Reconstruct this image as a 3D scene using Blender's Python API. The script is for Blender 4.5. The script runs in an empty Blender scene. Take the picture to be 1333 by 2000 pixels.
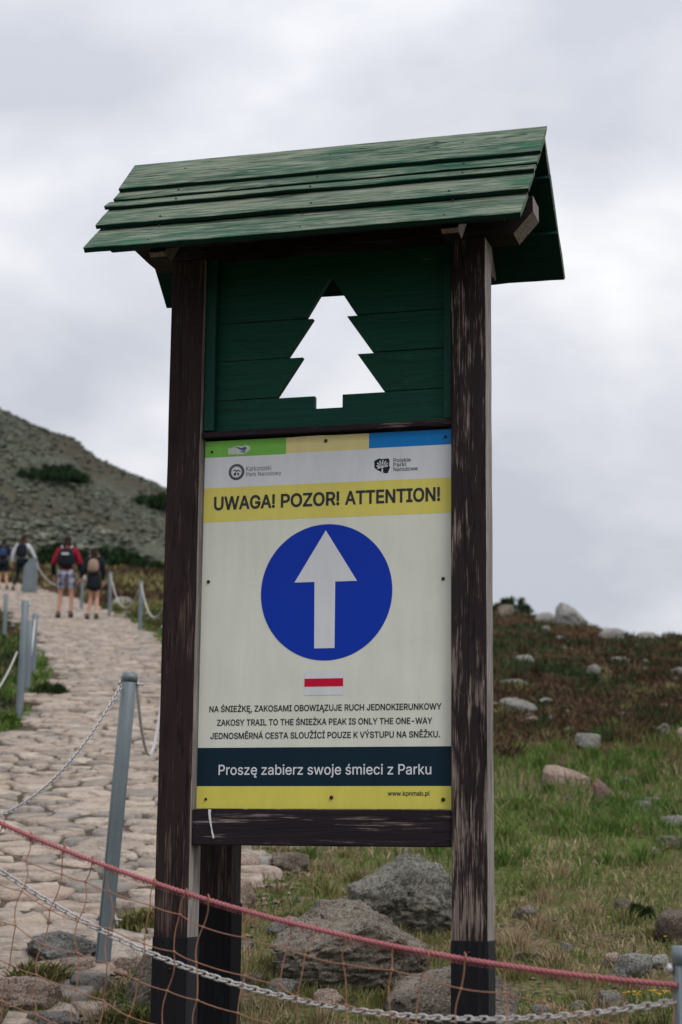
import bpy, bmesh, math, random
import numpy as np
from mathutils import Vector, Matrix, Euler, noise as mnoise

random.seed(7)
rng = np.random.default_rng(11)
SC = bpy.context.scene
COL = SC.collection
R = math.radians
EYE = 1.466

# ------------------------------------------------------------------ camera
cam_d = bpy.data.cameras.new('camera')
cam = bpy.data.objects.new('camera', cam_d)
COL.objects.link(cam)
pitch, roll = 0.18897685, 0.01091677
F_ = Vector((0, math.cos(pitch), math.sin(pitch)))
U0 = Vector((0, -math.sin(pitch), math.cos(pitch)))
R0 = Vector((1, 0, 0))
Rt = math.cos(roll) * R0 + math.sin(roll) * U0
Up = -math.sin(roll) * R0 + math.cos(roll) * U0
cam.matrix_world = Matrix(((Rt.x, Up.x, -F_.x, 0), (Rt.y, Up.y, -F_.y, 0),
                           (Rt.z, Up.z, -F_.z, EYE), (0, 0, 0, 1)))
cam_d.sensor_fit = 'VERTICAL'
cam_d.sensor_height = 36.0
cam_d.lens = 3616.5 / 2000 * 36.0
cam_d.clip_start = 0.05
cam_d.clip_end = 9000
cam_d.dof.use_dof = True
cam_d.dof.focus_distance = 4.95
cam_d.dof.aperture_fstop = 6.3
SC.camera = cam

# ------------------------------------------------------------------ sky, sun, exposure
SUN_DIR = Vector((0.40, -0.55, 0.90)).normalized()      # towards the sun
sun_el = math.asin(SUN_DIR.z)
sun_az = math.atan2(SUN_DIR.x, SUN_DIR.y)
world = bpy.data.worlds.new('World')
SC.world = world
world.use_nodes = True
nt = world.node_tree
for n in list(nt.nodes):
    nt.nodes.remove(n)


def N(nt, typ, **kw):
    n = nt.nodes.new(typ)
    for k, v in kw.items():
        setattr(n, k, v)
    return n


wo = N(nt, 'ShaderNodeOutputWorld')
sky = N(nt, 'ShaderNodeTexSky', sky_type='NISHITA', sun_disc=False)
sky.sun_elevation = sun_el
sky.sun_rotation = sun_az
sky.altitude = 1300
bg1 = N(nt, 'ShaderNodeBackground')
bg1.inputs[1].default_value = 0.10
nt.links.new(sky.outputs[0], bg1.inputs[0])
tc = N(nt, 'ShaderNodeTexCoord')
sep = N(nt, 'ShaderNodeSeparateXYZ')
nt.links.new(tc.outputs['Generated'], sep.inputs[0])
# a cloud deck: the view direction cut with a high plane
ad = N(nt, 'ShaderNodeMath', operation='ADD')
ad.inputs[1].default_value = 0.62
mx = N(nt, 'ShaderNodeMath', operation='MAXIMUM')
mx.inputs[1].default_value = 0.0
nt.links.new(sep.outputs[2], mx.inputs[0])
nt.links.new(mx.outputs[0], ad.inputs[0])
dx = N(nt, 'ShaderNodeMath', operation='DIVIDE')
dy = N(nt, 'ShaderNodeMath', operation='DIVIDE')
nt.links.new(sep.outputs[0], dx.inputs[0]); nt.links.new(ad.outputs[0], dx.inputs[1])
nt.links.new(sep.outputs[1], dy.inputs[0]); nt.links.new(ad.outputs[0], dy.inputs[1])
cmb = N(nt, 'ShaderNodeCombineXYZ')
nt.links.new(dx.outputs[0], cmb.inputs[0]); nt.links.new(dy.outputs[0], cmb.inputs[1])
mp = N(nt, 'ShaderNodeMapping')
mp.inputs['Location'].default_value = (3.3, 1.55, 0)
mp.inputs['Rotation'].default_value = (0, 0, R(14))
mp.inputs['Scale'].default_value = (1.0, 1.25, 1)
nt.links.new(cmb.outputs[0], mp.inputs[0])
nz = N(nt, 'ShaderNodeTexNoise')
nz.inputs['Scale'].default_value = 4.4
nz.inputs['Detail'].default_value = 6
nz.inputs['Roughness'].default_value = 0.47
nz.inputs['Distortion'].default_value = 0.1
nt.links.new(mp.outputs[0], nz.inputs[0])
cr = N(nt, 'ShaderNodeValToRGB')
e = cr.color_ramp.elements
e[0].position = 0.36; e[0].color = (0.475, 0.49, 0.54, 1)
e[1].position = 0.63; e[1].color = (0.78, 0.78, 0.79, 1)
m_ = cr.color_ramp.elements.new(0.50); m_.color = (0.60, 0.61, 0.65, 1)
nt.links.new(nz.outputs[0], cr.inputs[0])
# an overcast sky is brighter overhead than near the horizon
zr = N(nt, 'ShaderNodeMapRange')
zr.inputs[1].default_value = 0.0; zr.inputs[2].default_value = 1.0
zr.inputs[3].default_value = 1.0; zr.inputs[4].default_value = 1.9
nt.links.new(mx.outputs[0], zr.inputs[0])
bg2 = N(nt, 'ShaderNodeBackground')
nt.links.new(cr.outputs[0], bg2.inputs[0])
nt.links.new(zr.outputs[0], bg2.inputs[1])
mxs = N(nt, 'ShaderNodeMixShader')
mxs.inputs[0].default_value = 0.93
nt.links.new(bg1.outputs[0], mxs.inputs[1]); nt.links.new(bg2.outputs[0], mxs.inputs[2])
nt.links.new(mxs.outputs[0], wo.inputs[0])

sun_d = bpy.data.lights.new('sun', 'SUN')
sun_d.energy = 1.5
sun_d.angle = R(28)
sun_d.color = (1.0, 0.965, 0.92)
sun = bpy.data.objects.new('sun', sun_d)
COL.objects.link(sun)
sun.rotation_euler = SUN_DIR.to_track_quat('Z', 'Y').to_euler()

SC.view_settings.view_transform = 'Standard'
SC.view_settings.look = 'None'
SC.view_settings.exposure = 0.08
SC.view_settings.gamma = 1.0
SC.view_settings.use_curve_mapping = False


# ------------------------------------------------------------------ numeric helpers
def hsh(ix, iy, iz, seed):
    h = (ix.astype(np.int64) * 374761393 + iy.astype(np.int64) * 668265263
         + iz.astype(np.int64) * 2147483647 + seed * 1274126177) & 0xffffffff
    h = ((h ^ (h >> 13)) * 1274126177) & 0xffffffff
    h = h ^ (h >> 16)
    return (h & 0xffffff) / float(0xffffff)


def vnoise(x, y, z=0.0, seed=0):
    x = np.asarray(x, float); y = np.asarray(y, float)
    z = np.zeros_like(x) + z
    x0 = np.floor(x); y0 = np.floor(y); z0 = np.floor(z)
    fx = x - x0; fy = y - y0; fz = z - z0
    fx = fx * fx * (3 - 2 * fx); fy = fy * fy * (3 - 2 * fy); fz = fz * fz * (3 - 2 * fz)
    r = 0
    for i in (0, 1):
        for j in (0, 1):
            for k in (0, 1):
                w = (fx if i else 1 - fx) * (fy if j else 1 - fy) * (fz if k else 1 - fz)
                r = r + w * hsh(x0 + i, y0 + j, z0 + k, seed)
    return r


def fbm(x, y, z=0.0, seed=0, oct=4, rough=0.5):
    s = 0; a = 1.0; t = 0; f = 1.0
    for o in range(oct):
        s = s + a * vnoise(np.asarray(x) * f, np.asarray(y) * f, np.asarray(z) * f, seed + o * 17)
        t += a; a *= rough; f *= 2.03
    return s / t


def ss(a, b, x):
    t = np.clip((x - a) / (b - a), 0, 1)
    return t * t * (3 - 2 * t)


def G0(x, y):
    """the hillside without its small bumps"""
    x = np.asarray(x, float); y = np.asarray(y, float)
    a = x / (np.maximum(y, 0) + 2.0)
    kl = np.interp(y, [0, 12, 25, 39, 57, 75, 100], [.174, .174, .1715, .170, .1712, .1735, .1755])
    k = kl + (.165 - kl) * ss(-.1, .1, a)
    vc = 100 - 66 * ss(-.06, .16, a)
    over = np.maximum(y - vc, 0)
    L = 8 + vc * .15
    t = np.minimum(over, L)
    drop = (k + .1) * t * t / (2 * L) + (k + .1) * np.maximum(over - L, 0)
    return k * y - drop


PV = [0, 5, 6.3, 7.5, 8.7, 12, 15, 20, 27, 31, 36, 41, 50, 60, 70]
PR = [-1.0, -.95, -.72, -.55, -.42, -.8, -1.2, -1.85, -2.6, -3.25, -4.15, -5.15, -7.3, -10.0, -13]
PL = [-3.0, -2.9, -2.8, -2.7, -2.6, -2.45, -2.5, -3.1, -4.4, -5.2, -6.4, -7.5, -10.0, -13.2, -17]


def path_r(y): return np.interp(y, PV, PR)
def path_l(y): return np.interp(y, PV, PL)


def on_path(x, y, m=0.0):
    wob = (vnoise(np.asarray(x) * 0 + 3.1, np.asarray(y) * 2.2, 0, 5) - .5) * .35
    return (x < path_r(y) + wob - m) & (x > path_l(y) + wob + m) & (y < 66)


def bump(x, y):
    x = np.asarray(x, float); y = np.asarray(y, float)
    p = ss(0.0, .35, np.maximum(x - path_r(y), path_l(y) - x))
    amp = .03 + .09 * ss(13, 17, y) + .08 * ss(25, 60, y)
    near = ss(-4, 2, y)
    n = (fbm(x * 1.3, y * 1.3, 0, 3, 3) - .5) * 2 * amp * (0.12 + .88 * p)
    n2 = (fbm(x * .35, y * .35, 0, 31, 2) - .5) * .22 * p
    edge = ss(200, 110, y)
    return (n + n2 * .6) * near * edge


def G(x, y):
    return G0(x, y) + bump(x, y)


def gz(x, y):
    return float(G(np.array([x]), np.array([y]))[0])


# ------------------------------------------------------------------ object helpers
def tag(o, label=None, cat=None, group=None, kind=None):
    if label: o['label'] = label
    if cat: o['category'] = cat
    if group: o['group'] = group
    if kind: o['kind'] = kind
    return o


def link(o, parent=None):
    COL.objects.link(o)
    if parent is not None:
        o.parent = parent
    return o


def empty(name, loc=(0, 0, 0), rz=0.0):
    o = bpy.data.objects.new(name, None)
    o.empty_display_size = .1
    o.location = loc
    o.rotation_euler = (0, 0, rz)
    COL.objects.link(o)
    return o


def obj(name, me, mat=None, parent=None, loc=(0, 0, 0)):
    o = bpy.data.objects.new(name, me)
    if mat is not None:
        if isinstance(mat, (list, tuple)):
            for m in mat: me.materials.append(m)
        elif not me.materials:
            me.materials.append(mat)
    o.location = loc
    return link(o, parent)


def mesh_np(name, verts, faces_flat, nper, smooth=False):
    """faces_flat: flat vertex indices, nper: int or array of loop counts"""
    me = bpy.data.meshes.new(name)
    verts = np.asarray(verts, np.float32)
    ff = np.asarray(faces_flat, np.int32).ravel()
    if np.isscalar(nper):
        cnt = np.full(len(ff) // nper, nper, np.int32)
    else:
        cnt = np.asarray(nper, np.int32)
    st = np.concatenate([[0], np.cumsum(cnt)[:-1]]).astype(np.int32)
    me.vertices.add(len(verts)); me.vertices.foreach_set('co', verts.ravel())
    me.loops.add(len(ff)); me.loops.foreach_set('vertex_index', ff)
    me.polygons.add(len(cnt)); me.polygons.foreach_set('loop_start', st)
    me.polygons.foreach_set('loop_total', cnt)
    me.polygons.foreach_set('use_smooth', np.full(len(cnt), smooth))
    me.update(calc_edges=True)
    me.validate()
    return me


def bm_mesh(bm, name='m', smooth=False):
    me = bpy.data.meshes.new(name)
    bmesh.ops.recalc_face_normals(bm, faces=bm.faces[:])
    if smooth:
        for f in bm.faces: f.smooth = True
    bm.to_mesh(me); bm.free()
    return me


def bx(bm, c, s, bev=0.0, seg=1, jit=0.0, sub=0, axis=0):
    """box of centre c and size s, bevelled, its long edges a little uneven"""
    before = set(bm.verts)
    bmesh.ops.create_cube(bm, size=1.0)
    vs = [v for v in bm.verts if v not in before]
    for v in vs:
        v.co = Vector((v.co.x * s[0], v.co.y * s[1], v.co.z * s[2]))
    if sub:
        sv = set(vs)
        es = [e for e in bm.edges if e.verts[0] in sv and abs((e.verts[0].co - e.verts[1].co).normalized()[axis]) > .9]
        bmesh.ops.subdivide_edges(bm, edges=es, cuts=sub, use_grid_fill=True)
        vs = [v for v in bm.verts if v not in before]
    if jit:
        for v in vs:
            n = mnoise.noise_vector(Vector((v.co[axis] * 7 + c[0] * 13, c[1] * 9 + v.co[(axis + 1) % 3] * 20, c[2] * 17 + v.co[(axis + 2) % 3] * 20)))
            n[axis] *= .3
            v.co += n * jit
    for v in vs:
        v.co += Vector(c)
    if bev:
        fs = list({f for v in vs for f in v.link_faces})
        es = [e for e in {e for f in fs for e in f.edges} if len(e.link_faces) == 2 and e.calc_face_angle(0) > .5]
        bmesh.ops.bevel(bm, geom=es, offset=bev, segments=seg, profile=.6, affect='EDGES')


def tube(bm, pts, rad, seg=8, caps=True):
    """tube through points; rad a number or a list"""
    pts = [Vector(p) for p in pts]
    n = len(pts)
    if not hasattr(rad, '__len__'): rad = [rad] * n
    prev = None; rings = []
    up = Vector((0, 0, 1))
    for i, p in enumerate(pts):
        t = (pts[min(i + 1, n - 1)] - pts[max(i - 1, 0)]).normalized()
        if prev is None:
            a = t.cross(up)
            if a.length < .05: a = t.cross(Vector((1, 0, 0)))
            a.normalize()
        else:
            a = (prev - t * prev.dot(t)).normalized()
        prev = a
        b = t.cross(a)
        rings.append([bm.verts.new(p + (a * math.cos(k * 2 * math.pi / seg) + b * math.sin(k * 2 * math.pi / seg)) * rad[i]) for k in range(seg)])
    for i in range(n - 1):
        for k in range(seg):
            f = bm.faces.new((rings[i][k], rings[i][(k + 1) % seg], rings[i + 1][(k + 1) % seg], rings[i + 1][k]))
            f.smooth = True
    if caps:
        bm.faces.new(rings[0][::-1]); bm.faces.new(rings[-1])


def prism(bm, poly, y0, y1):
    """polygon in XZ extruded in Y"""
    a = [bm.verts.new((x, y0, z)) for x, z in poly]
    b = [bm.verts.new((x, y1, z)) for x, z in poly]
    n = len(poly)
    bm.faces.new(a); bm.faces.new(b[::-1])
    for i in range(n):
        bm.faces.new((a[i], b[i], b[(i + 1) % n], a[(i + 1) % n]))


# ------------------------------------------------------------------ materials
class MT:
    def __init__(s, name, rough=.8, spec=.3):
        s.m = bpy.data.materials.new(name)
        s.m.use_nodes = True
        s.nt = s.m.node_tree
        s.b = s.nt.nodes['Principled BSDF']
        s.b.inputs['Roughness'].default_value = rough
        s.b.inputs['Specular IOR Level'].default_value = spec

    def n(s, t, **kw): return N(s.nt, t, **kw)
    def l(s, a, b): s.nt.links.new(a, b)

    def coord(s, kind='Object', scale=(1, 1, 1), rand=False):
        t = s.n('ShaderNodeTexCoord')
        m = s.n('ShaderNodeMapping')
        m.inputs['Scale'].default_value = scale
        if rand:
            oi = s.n('ShaderNodeObjectInfo')
            mu = s.n('ShaderNodeMath', operation='MULTIPLY'); mu.inputs[1].default_value = 57.0
            s.l(oi.outputs['Random'], mu.inputs[0])
            va = s.n('ShaderNodeVectorMath', operation='ADD')
            s.l(t.outputs[kind], va.inputs[0]); s.l(mu.outputs[0], va.inputs[1])
            s.l(va.outputs[0], m.inputs[0])
        else:
            s.l(t.outputs[kind], m.inputs[0])
        return m.outputs[0]

    def pos(s, scale=(1, 1, 1)):
        g = s.n('ShaderNodeNewGeometry')
        m = s.n('ShaderNodeMapping'); m.inputs['Scale'].default_value = scale
        s.l(g.outputs['Position'], m.inputs[0])
        return m.outputs[0]

    def noise(s, vec, scale, detail=4, rough=.55, dist=0.0):
        n = s.n('ShaderNodeTexNoise')
        n.inputs['Scale'].default_value = scale; n.inputs['Detail'].default_value = detail
        n.inputs['Roughness'].default_value = rough; n.inputs['Distortion'].default_value = dist
        s.l(vec, n.inputs['Vector'])
        return n.outputs[0]

    def ramp(s, fac, stops, interp='LINEAR'):
        r = s.n('ShaderNodeValToRGB')
        r.color_ramp.interpolation = interp
        el = r.color_ramp.elements
        while len(el) < len(stops): el.new(.5)
        for i, (p, c) in enumerate(stops):
            el[i].position = p
            el[i].color = (*c, 1) if hasattr(c, '__len__') else (c, c, c, 1)
        s.l(fac, r.inputs[0])
        return r.outputs[0]

    def mix(s, fac, a, b, mode='MIX'):
        m = s.n('ShaderNodeMix', data_type='RGBA', blend_type=mode)
        if hasattr(fac, 'links') or hasattr(fac, 'is_linked'): s.l(fac, m.inputs[0])
        else: m.inputs[0].default_value = fac
        for i, v in ((6, a), (7, b)):
            if hasattr(v, 'is_linked'): s.l(v, m.inputs[i])
            else: m.inputs[i].default_value = (*v, 1)
        return m.outputs[2]

    def math(s, op, a, b):
        m = s.n('ShaderNodeMath', operation=op)
        for i, v in ((0, a), (1, b)):
            if hasattr(v, 'is_linked'): s.l(v, m.inputs[i])
            else: m.inputs[i].default_value = v
        return m.outputs[0]

    def color(s, c):
        if hasattr(c, 'is_linked'): s.l(c, s.b.inputs['Base Color'])
        else: s.b.inputs['Base Color'].default_value = (*c, 1)
        return s

    def bump(s, h, strength=.4, dist=.01):
        b = s.n('ShaderNodeBump')
        b.inputs['Strength'].default_value = strength
        b.inputs['Distance'].default_value = dist
        s.l(h, b.inputs['Height']); s.l(b.outputs[0], s.b.inputs['Normal'])
        return s


def wood(name, axis, base, worn, cover=.5, soft=.08, rough=.8, grain=1.0, worn2=None, patch=1.0, spec=.12, cracks=0, knot=None, wear=None):
    """stained timber with the grain along an axis; the stain has worn off in streaks"""
    t = MT(name, rough, spec)
    sc = [75 * grain] * 3; sc[axis] = 3.5 * grain
    v = t.coord('Object', sc, rand=True)
    fine = [230 * grain] * 3; fine[axis] = 9 * grain
    vf = t.coord('Object', fine, rand=True)
    big = [5.0 * patch] * 3; big[axis] = 1.8 * patch
    vb = t.coord('Object', big, rand=True)
    g1 = t.noise(v, 1.0, 5, .65, .8)
    g2 = t.noise(vf, 1.0, 3, .7, .3)
    pb = t.noise(vb, 1.0, 4, .6, .9)
    s = t.math('ADD', t.math('MULTIPLY', g1, .34), t.math('MULTIPLY', g2, .42))
    s = t.math('ADD', s, t.math('MULTIPLY', pb, .44))
    if wear:
        # the stain is thinnest low down and along the left edge of the post
        so = t.n('ShaderNodeSeparateXYZ'); t.l(t.coord('Object', (1, 1, 1)), so.inputs[0])
        for out_, a0_, a1_, amt in wear:
            mr = t.n('ShaderNodeMapRange'); mr.inputs[1].default_value = a0_; mr.inputs[2].default_value = a1_
            mr.inputs[3].default_value = 0; mr.inputs[4].default_value = amt
            t.l(so.outputs[out_], mr.inputs[0]); s = t.math('ADD', s, mr.outputs[0])
    f = t.ramp(s, [(cover, 0.0), (cover + soft, 1.0)])
    dark = t.mix(g1, tuple(c * .6 for c in base), tuple(min(1, c * 1.45) for c in base))
    w = t.mix(t.ramp(g2, [(.3, 0.), (.7, 1.)]), tuple(c * .45 for c in worn), worn2 or tuple(min(1, c * 1.3) for c in worn))
    col = t.mix(f, dark, w)
    if cracks:
        # long drying cracks and knots
        ck = [16.0] * 3; ck[axis] = .9
        cn = t.noise(t.coord('Object', ck, rand=True), 1.0, 4, .6, .5)
        m1 = t.ramp(cn, [(.484, 0.), (.497, 1.), (.501, 1.), (.512, 0.)])
        kn = [9.0] * 3; kn[axis] = 4.0
        vo = t.n('ShaderNodeTexVoronoi'); vo.inputs['Scale'].default_value = 1.0
        t.l(t.coord('Object', kn, rand=True), vo.inputs['Vector'])
        m2 = t.ramp(vo.outputs['Distance'], [(.06, 1.), (.26, 0.)])
        col = t.mix(t.math('MULTIPLY', m2, cracks * .8), col, knot or tuple(c * .5 for c in base))
        col = t.mix(t.math('MULTIPLY', m1, cracks), col, tuple(c * .3 for c in base))
    t.color(col)
    t.bump(t.math('ADD', g2, t.math('MULTIPLY', g1, .8)), .6, .003)
    return t.m


M = {}
M['post_front'] = wood('dark_stained_post', 2, (.024, .0145, .0155), (.115, .080, .068), .635, .12, cracks=.7, wear=((2, 1.0, -.1, .03),))
M['post_worn'] = wood('dark_stained_post_worn', 2, (.021, .0145, .016), (.185, .143, .126), .665, .085, patch=2.6, cracks=.7, wear=((2, .85, -.1, .045), (0, .80, .715, .055)))
M['post_side'] = wood('bare_weathered_timber', 2, (.17, .148, .14), (.35, .315, .30), .50, .2, cracks=.5, knot=(.10, .08, .075))
M['rail'] = wood('dark_stained_rail', 0, (.018, .0125, .0165), (.17, .13, .12), .66, .07, cracks=.6)
M['beam'] = wood('brown_beam', 0, (.014, .010, .011), (.08, .055, .05), .60, .2)
M['endgrain'] = wood('bare_end_grain', 2, (.09, .072, .068), (.30, .25, .235), .45, .2)
M['tar'] = wood('black_coated_foot', 2, (.0095, .0095, .0115), (.022, .040, .034), .62, .2, rough=.85)
M['panel'] = wood('dark_green_boards', 0, (.0035, .047, .031), (.15, .16, .09), .725, .06, rough=.6, cracks=.4, spec=.15)
M['panel_trim'] = wood('dark_green_trim', 2, (.004, .040, .028), (.08, .10, .06), .80, .08, rough=.6, spec=.15)
M['roof'] = wood('weathered_green_roof_boards', 0, (.013, .070, .044), (.125, .155, .115), .50, .15,
                 worn2=(.25, .29, .22), patch=.9, cracks=.9, knot=(.008, .10, .05))
M['roof_under_shade'] = wood('green_undersides_with_painted_shade', 0, (.004, .026, .020), (.03, .05, .04), .75, .1, patch=1.0)  # preserved green paint, with the shade on lips and undersides put into its colour
M['tar_grey'] = wood('grey_green_coating', 2, (.022, .022, .026), (.055, .062, .056), .60, .2)


def flat(name, c, rough=.45, var=.06, spec=.4, metal=0.0, scale=6):
    t = MT(name, rough, spec)
    n = t.noise(t.coord('Object', (1, 1, 1)), scale, 5, .6)
    t.color(t.mix(n, tuple(x * (1 - var) for x in c), tuple(min(1, x * (1 + var)) for x in c)))
    t.b.inputs['Metallic'].default_value = metal
    return t.m


def sheet(name, c):
    """printed plastic board: faint dirt, a slight sheen"""
    t = MT(name, .5, .12)
    v = t.coord('Object', (1, 1, 1))
    n = t.noise(v, 5, 5, .6)
    n2 = t.noise(t.coord('Object', (14, 1, 2.2)), 2, 4, .6)
    d = t.math('ADD', t.math('MULTIPLY', n, .5), t.math('MULTIPLY', n2, .5))
    t.color(t.mix(t.ramp(d, [(.30, 0.0), (.62, 1.0)]), tuple(x * .86 for x in c), c))
    t.bump(t.noise(v, 3.5, 2, .4), .25, .01)
    return t.m


M['cream'] = sheet('board_cream', (.62, .63, .565))
M['white'] = sheet('board_white', (.60, .61, .65))
M['yellow'] = sheet('board_yellow', (.62, .545, .13))
M['pale_yellow'] = sheet('board_pale_yellow', (.62, .53, .25))
M['yellow_low'] = sheet('board_lower_yellow', (.60, .53, .10))
M['green'] = sheet('board_green', (.16, .41, .07))
M['blue'] = sheet('board_blue', (.005, .17, .50))
M['navy'] = sheet('board_dark_band', (.004, .018, .032))
M['circle'] = sheet('board_circle_blue', (.003, .032, .36))
M['red'] = sheet('board_red', (.50, .004, .035))
M['black_print'] = flat('black_print', (.010, .014, .018), .5)
M['white_print'] = flat('white_print', (.60, .61, .66), .45)
M['grey_print'] = flat('grey_print', (.055, .065, .08), .5)
M['screw'] = flat('dark_screw', (.03, .014, .009), .5, .3, .4, .4)
M['drip'] = flat('white_paint_drip', (.55, .55, .57), .5)
M['sticker'] = flat('torn_sticker_paper', (.42, .47, .40), .7, .3, scale=60)
M['sticker_b'] = flat('torn_sticker_print', (.05, .09, .16), .6, .5, scale=80)

# galvanised steel
t = MT('galvanised_steel', .48, .5)
v = t.coord('Object', (9, 9, 2))
n = t.noise(v, 3, 5, .6)
n2 = t.noise(t.coord('Object', (1, 1, 1)), 60, 2, .5)
c = t.mix(n, (.075, .105, .12), (.17, .205, .225))
t.color(t.mix(t.math('MULTIPLY', n2, .35), c, (.22, .26, .28)))
t.b.inputs['Metallic'].default_value = .2
t.bump(n2, .15, .001)
M['galv'] = t.m
t = MT('chain_steel', .36, .5)
n = t.noise(t.coord('Object', (1, 1, 1), rand=True), 90, 3, .6)
t.color(t.mix(n, (.30, .28, .29), (.66, .63, .62)))
t.b.inputs['Metallic'].default_value = .45
M['chain'] = t.m
M['pale_rope'] = flat('pale_chain_far', (.40, .39, .36), .6, .15)
# rope and netting
t = MT('faded_red_rope', .9, .1)
n = t.noise(t.coord('Object', (1, 1, 1)), 260, 3, .7)
t.color(t.mix(n, (.24, .055, .07), (.50, .21, .225)))
t.bump(n, .6, .002)
M['rope'] = t.m
t = MT('orange_net_cord', .75, .2)
n = t.noise(t.coord('Object', (1, 1, 1)), 30, 3, .7)
t.color(t.mix(n, (.20, .085, .05), (.42, .225, .155)))
M['cord'] = t.m


def rockmat(name, c0, c1, lich=(.20, .22, .13), lf=.25, dark=(.035, .035, .033), df=.35, scale=1.0):
    t = MT(name, .92, .15)
    v = t.coord('Object', (scale,) * 3, rand=True)
    a = t.noise(v, 4.5, 6, .62, .3)
    b = t.noise(v, 30, 6, .75, .5)
    c = t.noise(v, 120, 4, .8)
    col = t.mix(t.ramp(a, [(.35, 0.), (.65, 1.)]), c0, c1)
    col = t.mix(t.ramp(t.math('ADD', t.math('MULTIPLY', b, .6), t.math('MULTIPLY', a, .4)), [(.56, 0.), (.66, lf)]), col, lich)
    col = t.mix(t.ramp(b, [(.36, min(1, df * 1.8)), (.47, 0.)]), col, dark)
    col = t.mix(t.ramp(c, [(.38, .85), (.49, 0.)]), col, dark)
    col = t.mix(t.ramp(c, [(.54, 0.), (.66, .6)]), col, tuple(min(1, x * 1.6) for x in c1))
    t.color(col)
    t.bump(t.math('ADD', t.math('MULTIPLY', b, 1.0), t.math('MULTIPLY', c, .5)), 1.0, .03)
    return t.m


M['granite'] = rockmat('lichened_granite', (.13, .13, .11), (.33, .315, .27), (.30, .30, .20), .6, df=.5)
M['granite_warm'] = rockmat('warm_granite', (.17, .145, .115), (.40, .345, .285), (.30, .28, .19), .6, df=.5)
M['granite_pale'] = rockmat('pale_granite', (.185, .178, .16), (.31, .29, .26), (.26, .26, .18), .3, df=.2)
M['granite_grey'] = rockmat('grey_granite', (.24, .235, .215), (.38, .37, .34), (.26, .27, .20), .45, df=.2)
M['granite_pink'] = rockmat('pinkish_granite', (.38, .28, .225), (.54, .42, .35), (.26, .22, .15), .25, df=.2)
M['granite_red'] = rockmat('reddish_grey_rock', (.20, .17, .18), (.36, .18, .14), (.15, .14, .15), .4, df=.2)
M['granite_brown'] = rockmat('brown_granite', (.15, .115, .09), (.27, .22, .18), (.15, .12, .07), .4)

# paving stone: every stone its own tone
def pavemat(name, island):
    t = MT(name, .9, .15)
    if island:
        g = t.n('ShaderNodeNewGeometry'); rnd = g.outputs['Random Per Island']
        v = t.pos((1, 1, 1))
    else:
        oi = t.n('ShaderNodeObjectInfo'); rnd = oi.outputs['Random']
        v = t.coord('Object', (1, 1, 1), rand=True)
    base = t.ramp(rnd, [(0, (.25, .225, .20)), (.3, (.39, .32, .265)), (.55, (.47, .395, .33)), (.8, (.38, .295, .235)), (1, (.29, .275, .26))])
    b = t.noise(v, 9, 6, .65, .3)
    c = t.noise(v, 70, 4, .7)
    col = t.mix(t.ramp(b, [(.36, .75), (.52, 0.)]), base, (.15, .125, .10))
    col = t.mix(t.ramp(c, [(.33, .5), (.5, 0.)]), col, (.12, .10, .085))
    col = t.mix(t.ramp(c, [(.58, 0.), (.72, .35)]), col, (.58, .50, .44))
    t.color(col)
    t.bump(t.math('ADD', b, t.math('MULTIPLY', c, .5)), .9, .02)
    return t.m


M['paving'] = pavemat('paving_stone', False)
M['paving_far'] = pavemat('paving_stone_far', True)

# hillside ground
t = MT('hillside_soil', .97, .08)
v = t.pos((1, 1, 1))
a = t.noise(v, .55, 4, .6)
b = t.noise(v, 5.5, 5, .65)
c = t.noise(v, 45, 4, .7)
soil = t.mix(t.ramp(c, [(.35, 0.), (.65, 1.)]), (.05, .036, .022), (.22, .165, .105))
moss = t.mix(t.ramp(c, [(.35, 0.), (.65, 1.)]), (.024, .038, .010), (.135, .150, .045))
s1 = t.mix(t.ramp(t.math('ADD', t.math('MULTIPLY', a, .5), t.math('MULTIPLY', b, .5)), [(.42, 0.), (.56, 1.)]), soil, moss)
heath = t.mix(b, (.020, .013, .008), (.080, .043, .020))
sp = t.n('ShaderNodeSeparateXYZ'); t.l(v, sp.inputs[0])
far = t.n('ShaderNodeMapRange')
far.inputs[1].default_value = 13.4; far.inputs[2].default_value = 15.6
t.l(t.math('ADD', t.math('ADD', sp.outputs[1], t.math('MULTIPLY', sp.outputs[0], .45)), t.math('MULTIPLY', a, 1.5)), far.inputs[0])
t.color(t.mix(far.outputs[0], s1, heath))
t.bump(t.math('ADD', b, t.math('MULTIPLY', c, .4)), .8, .05)
M['ground'] = t.m
t = MT('path_bed_grit', .97, .08)
v = t.pos((1, 1, 1))
c = t.noise(v, 30, 5, .7)
t.color(t.mix(t.ramp(c, [(.35, 0.), (.65, 1.)]), (.040, .032, .024), (.13, .105, .08)))
t.bump(c, .8, .02)
M['bed'] = t.m


def bladem(name, stops, patch=.9, trans=.0):
    t = MT(name, .75, .15)
    g = t.n('ShaderNodeNewGeometry')
    rnd = g.outputs['Random Per Island']
    v = t.pos((1, 1, 1))
    a = t.noise(v, patch, 3, .6)
    f = t.math('ADD', t.math('MULTIPLY', rnd, .6), t.math('MULTIPLY', t.ramp(a, [(.3, 0.), (.7, 1.)]), .4))
    t.color(t.ramp(f, stops))
    return t.m


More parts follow.
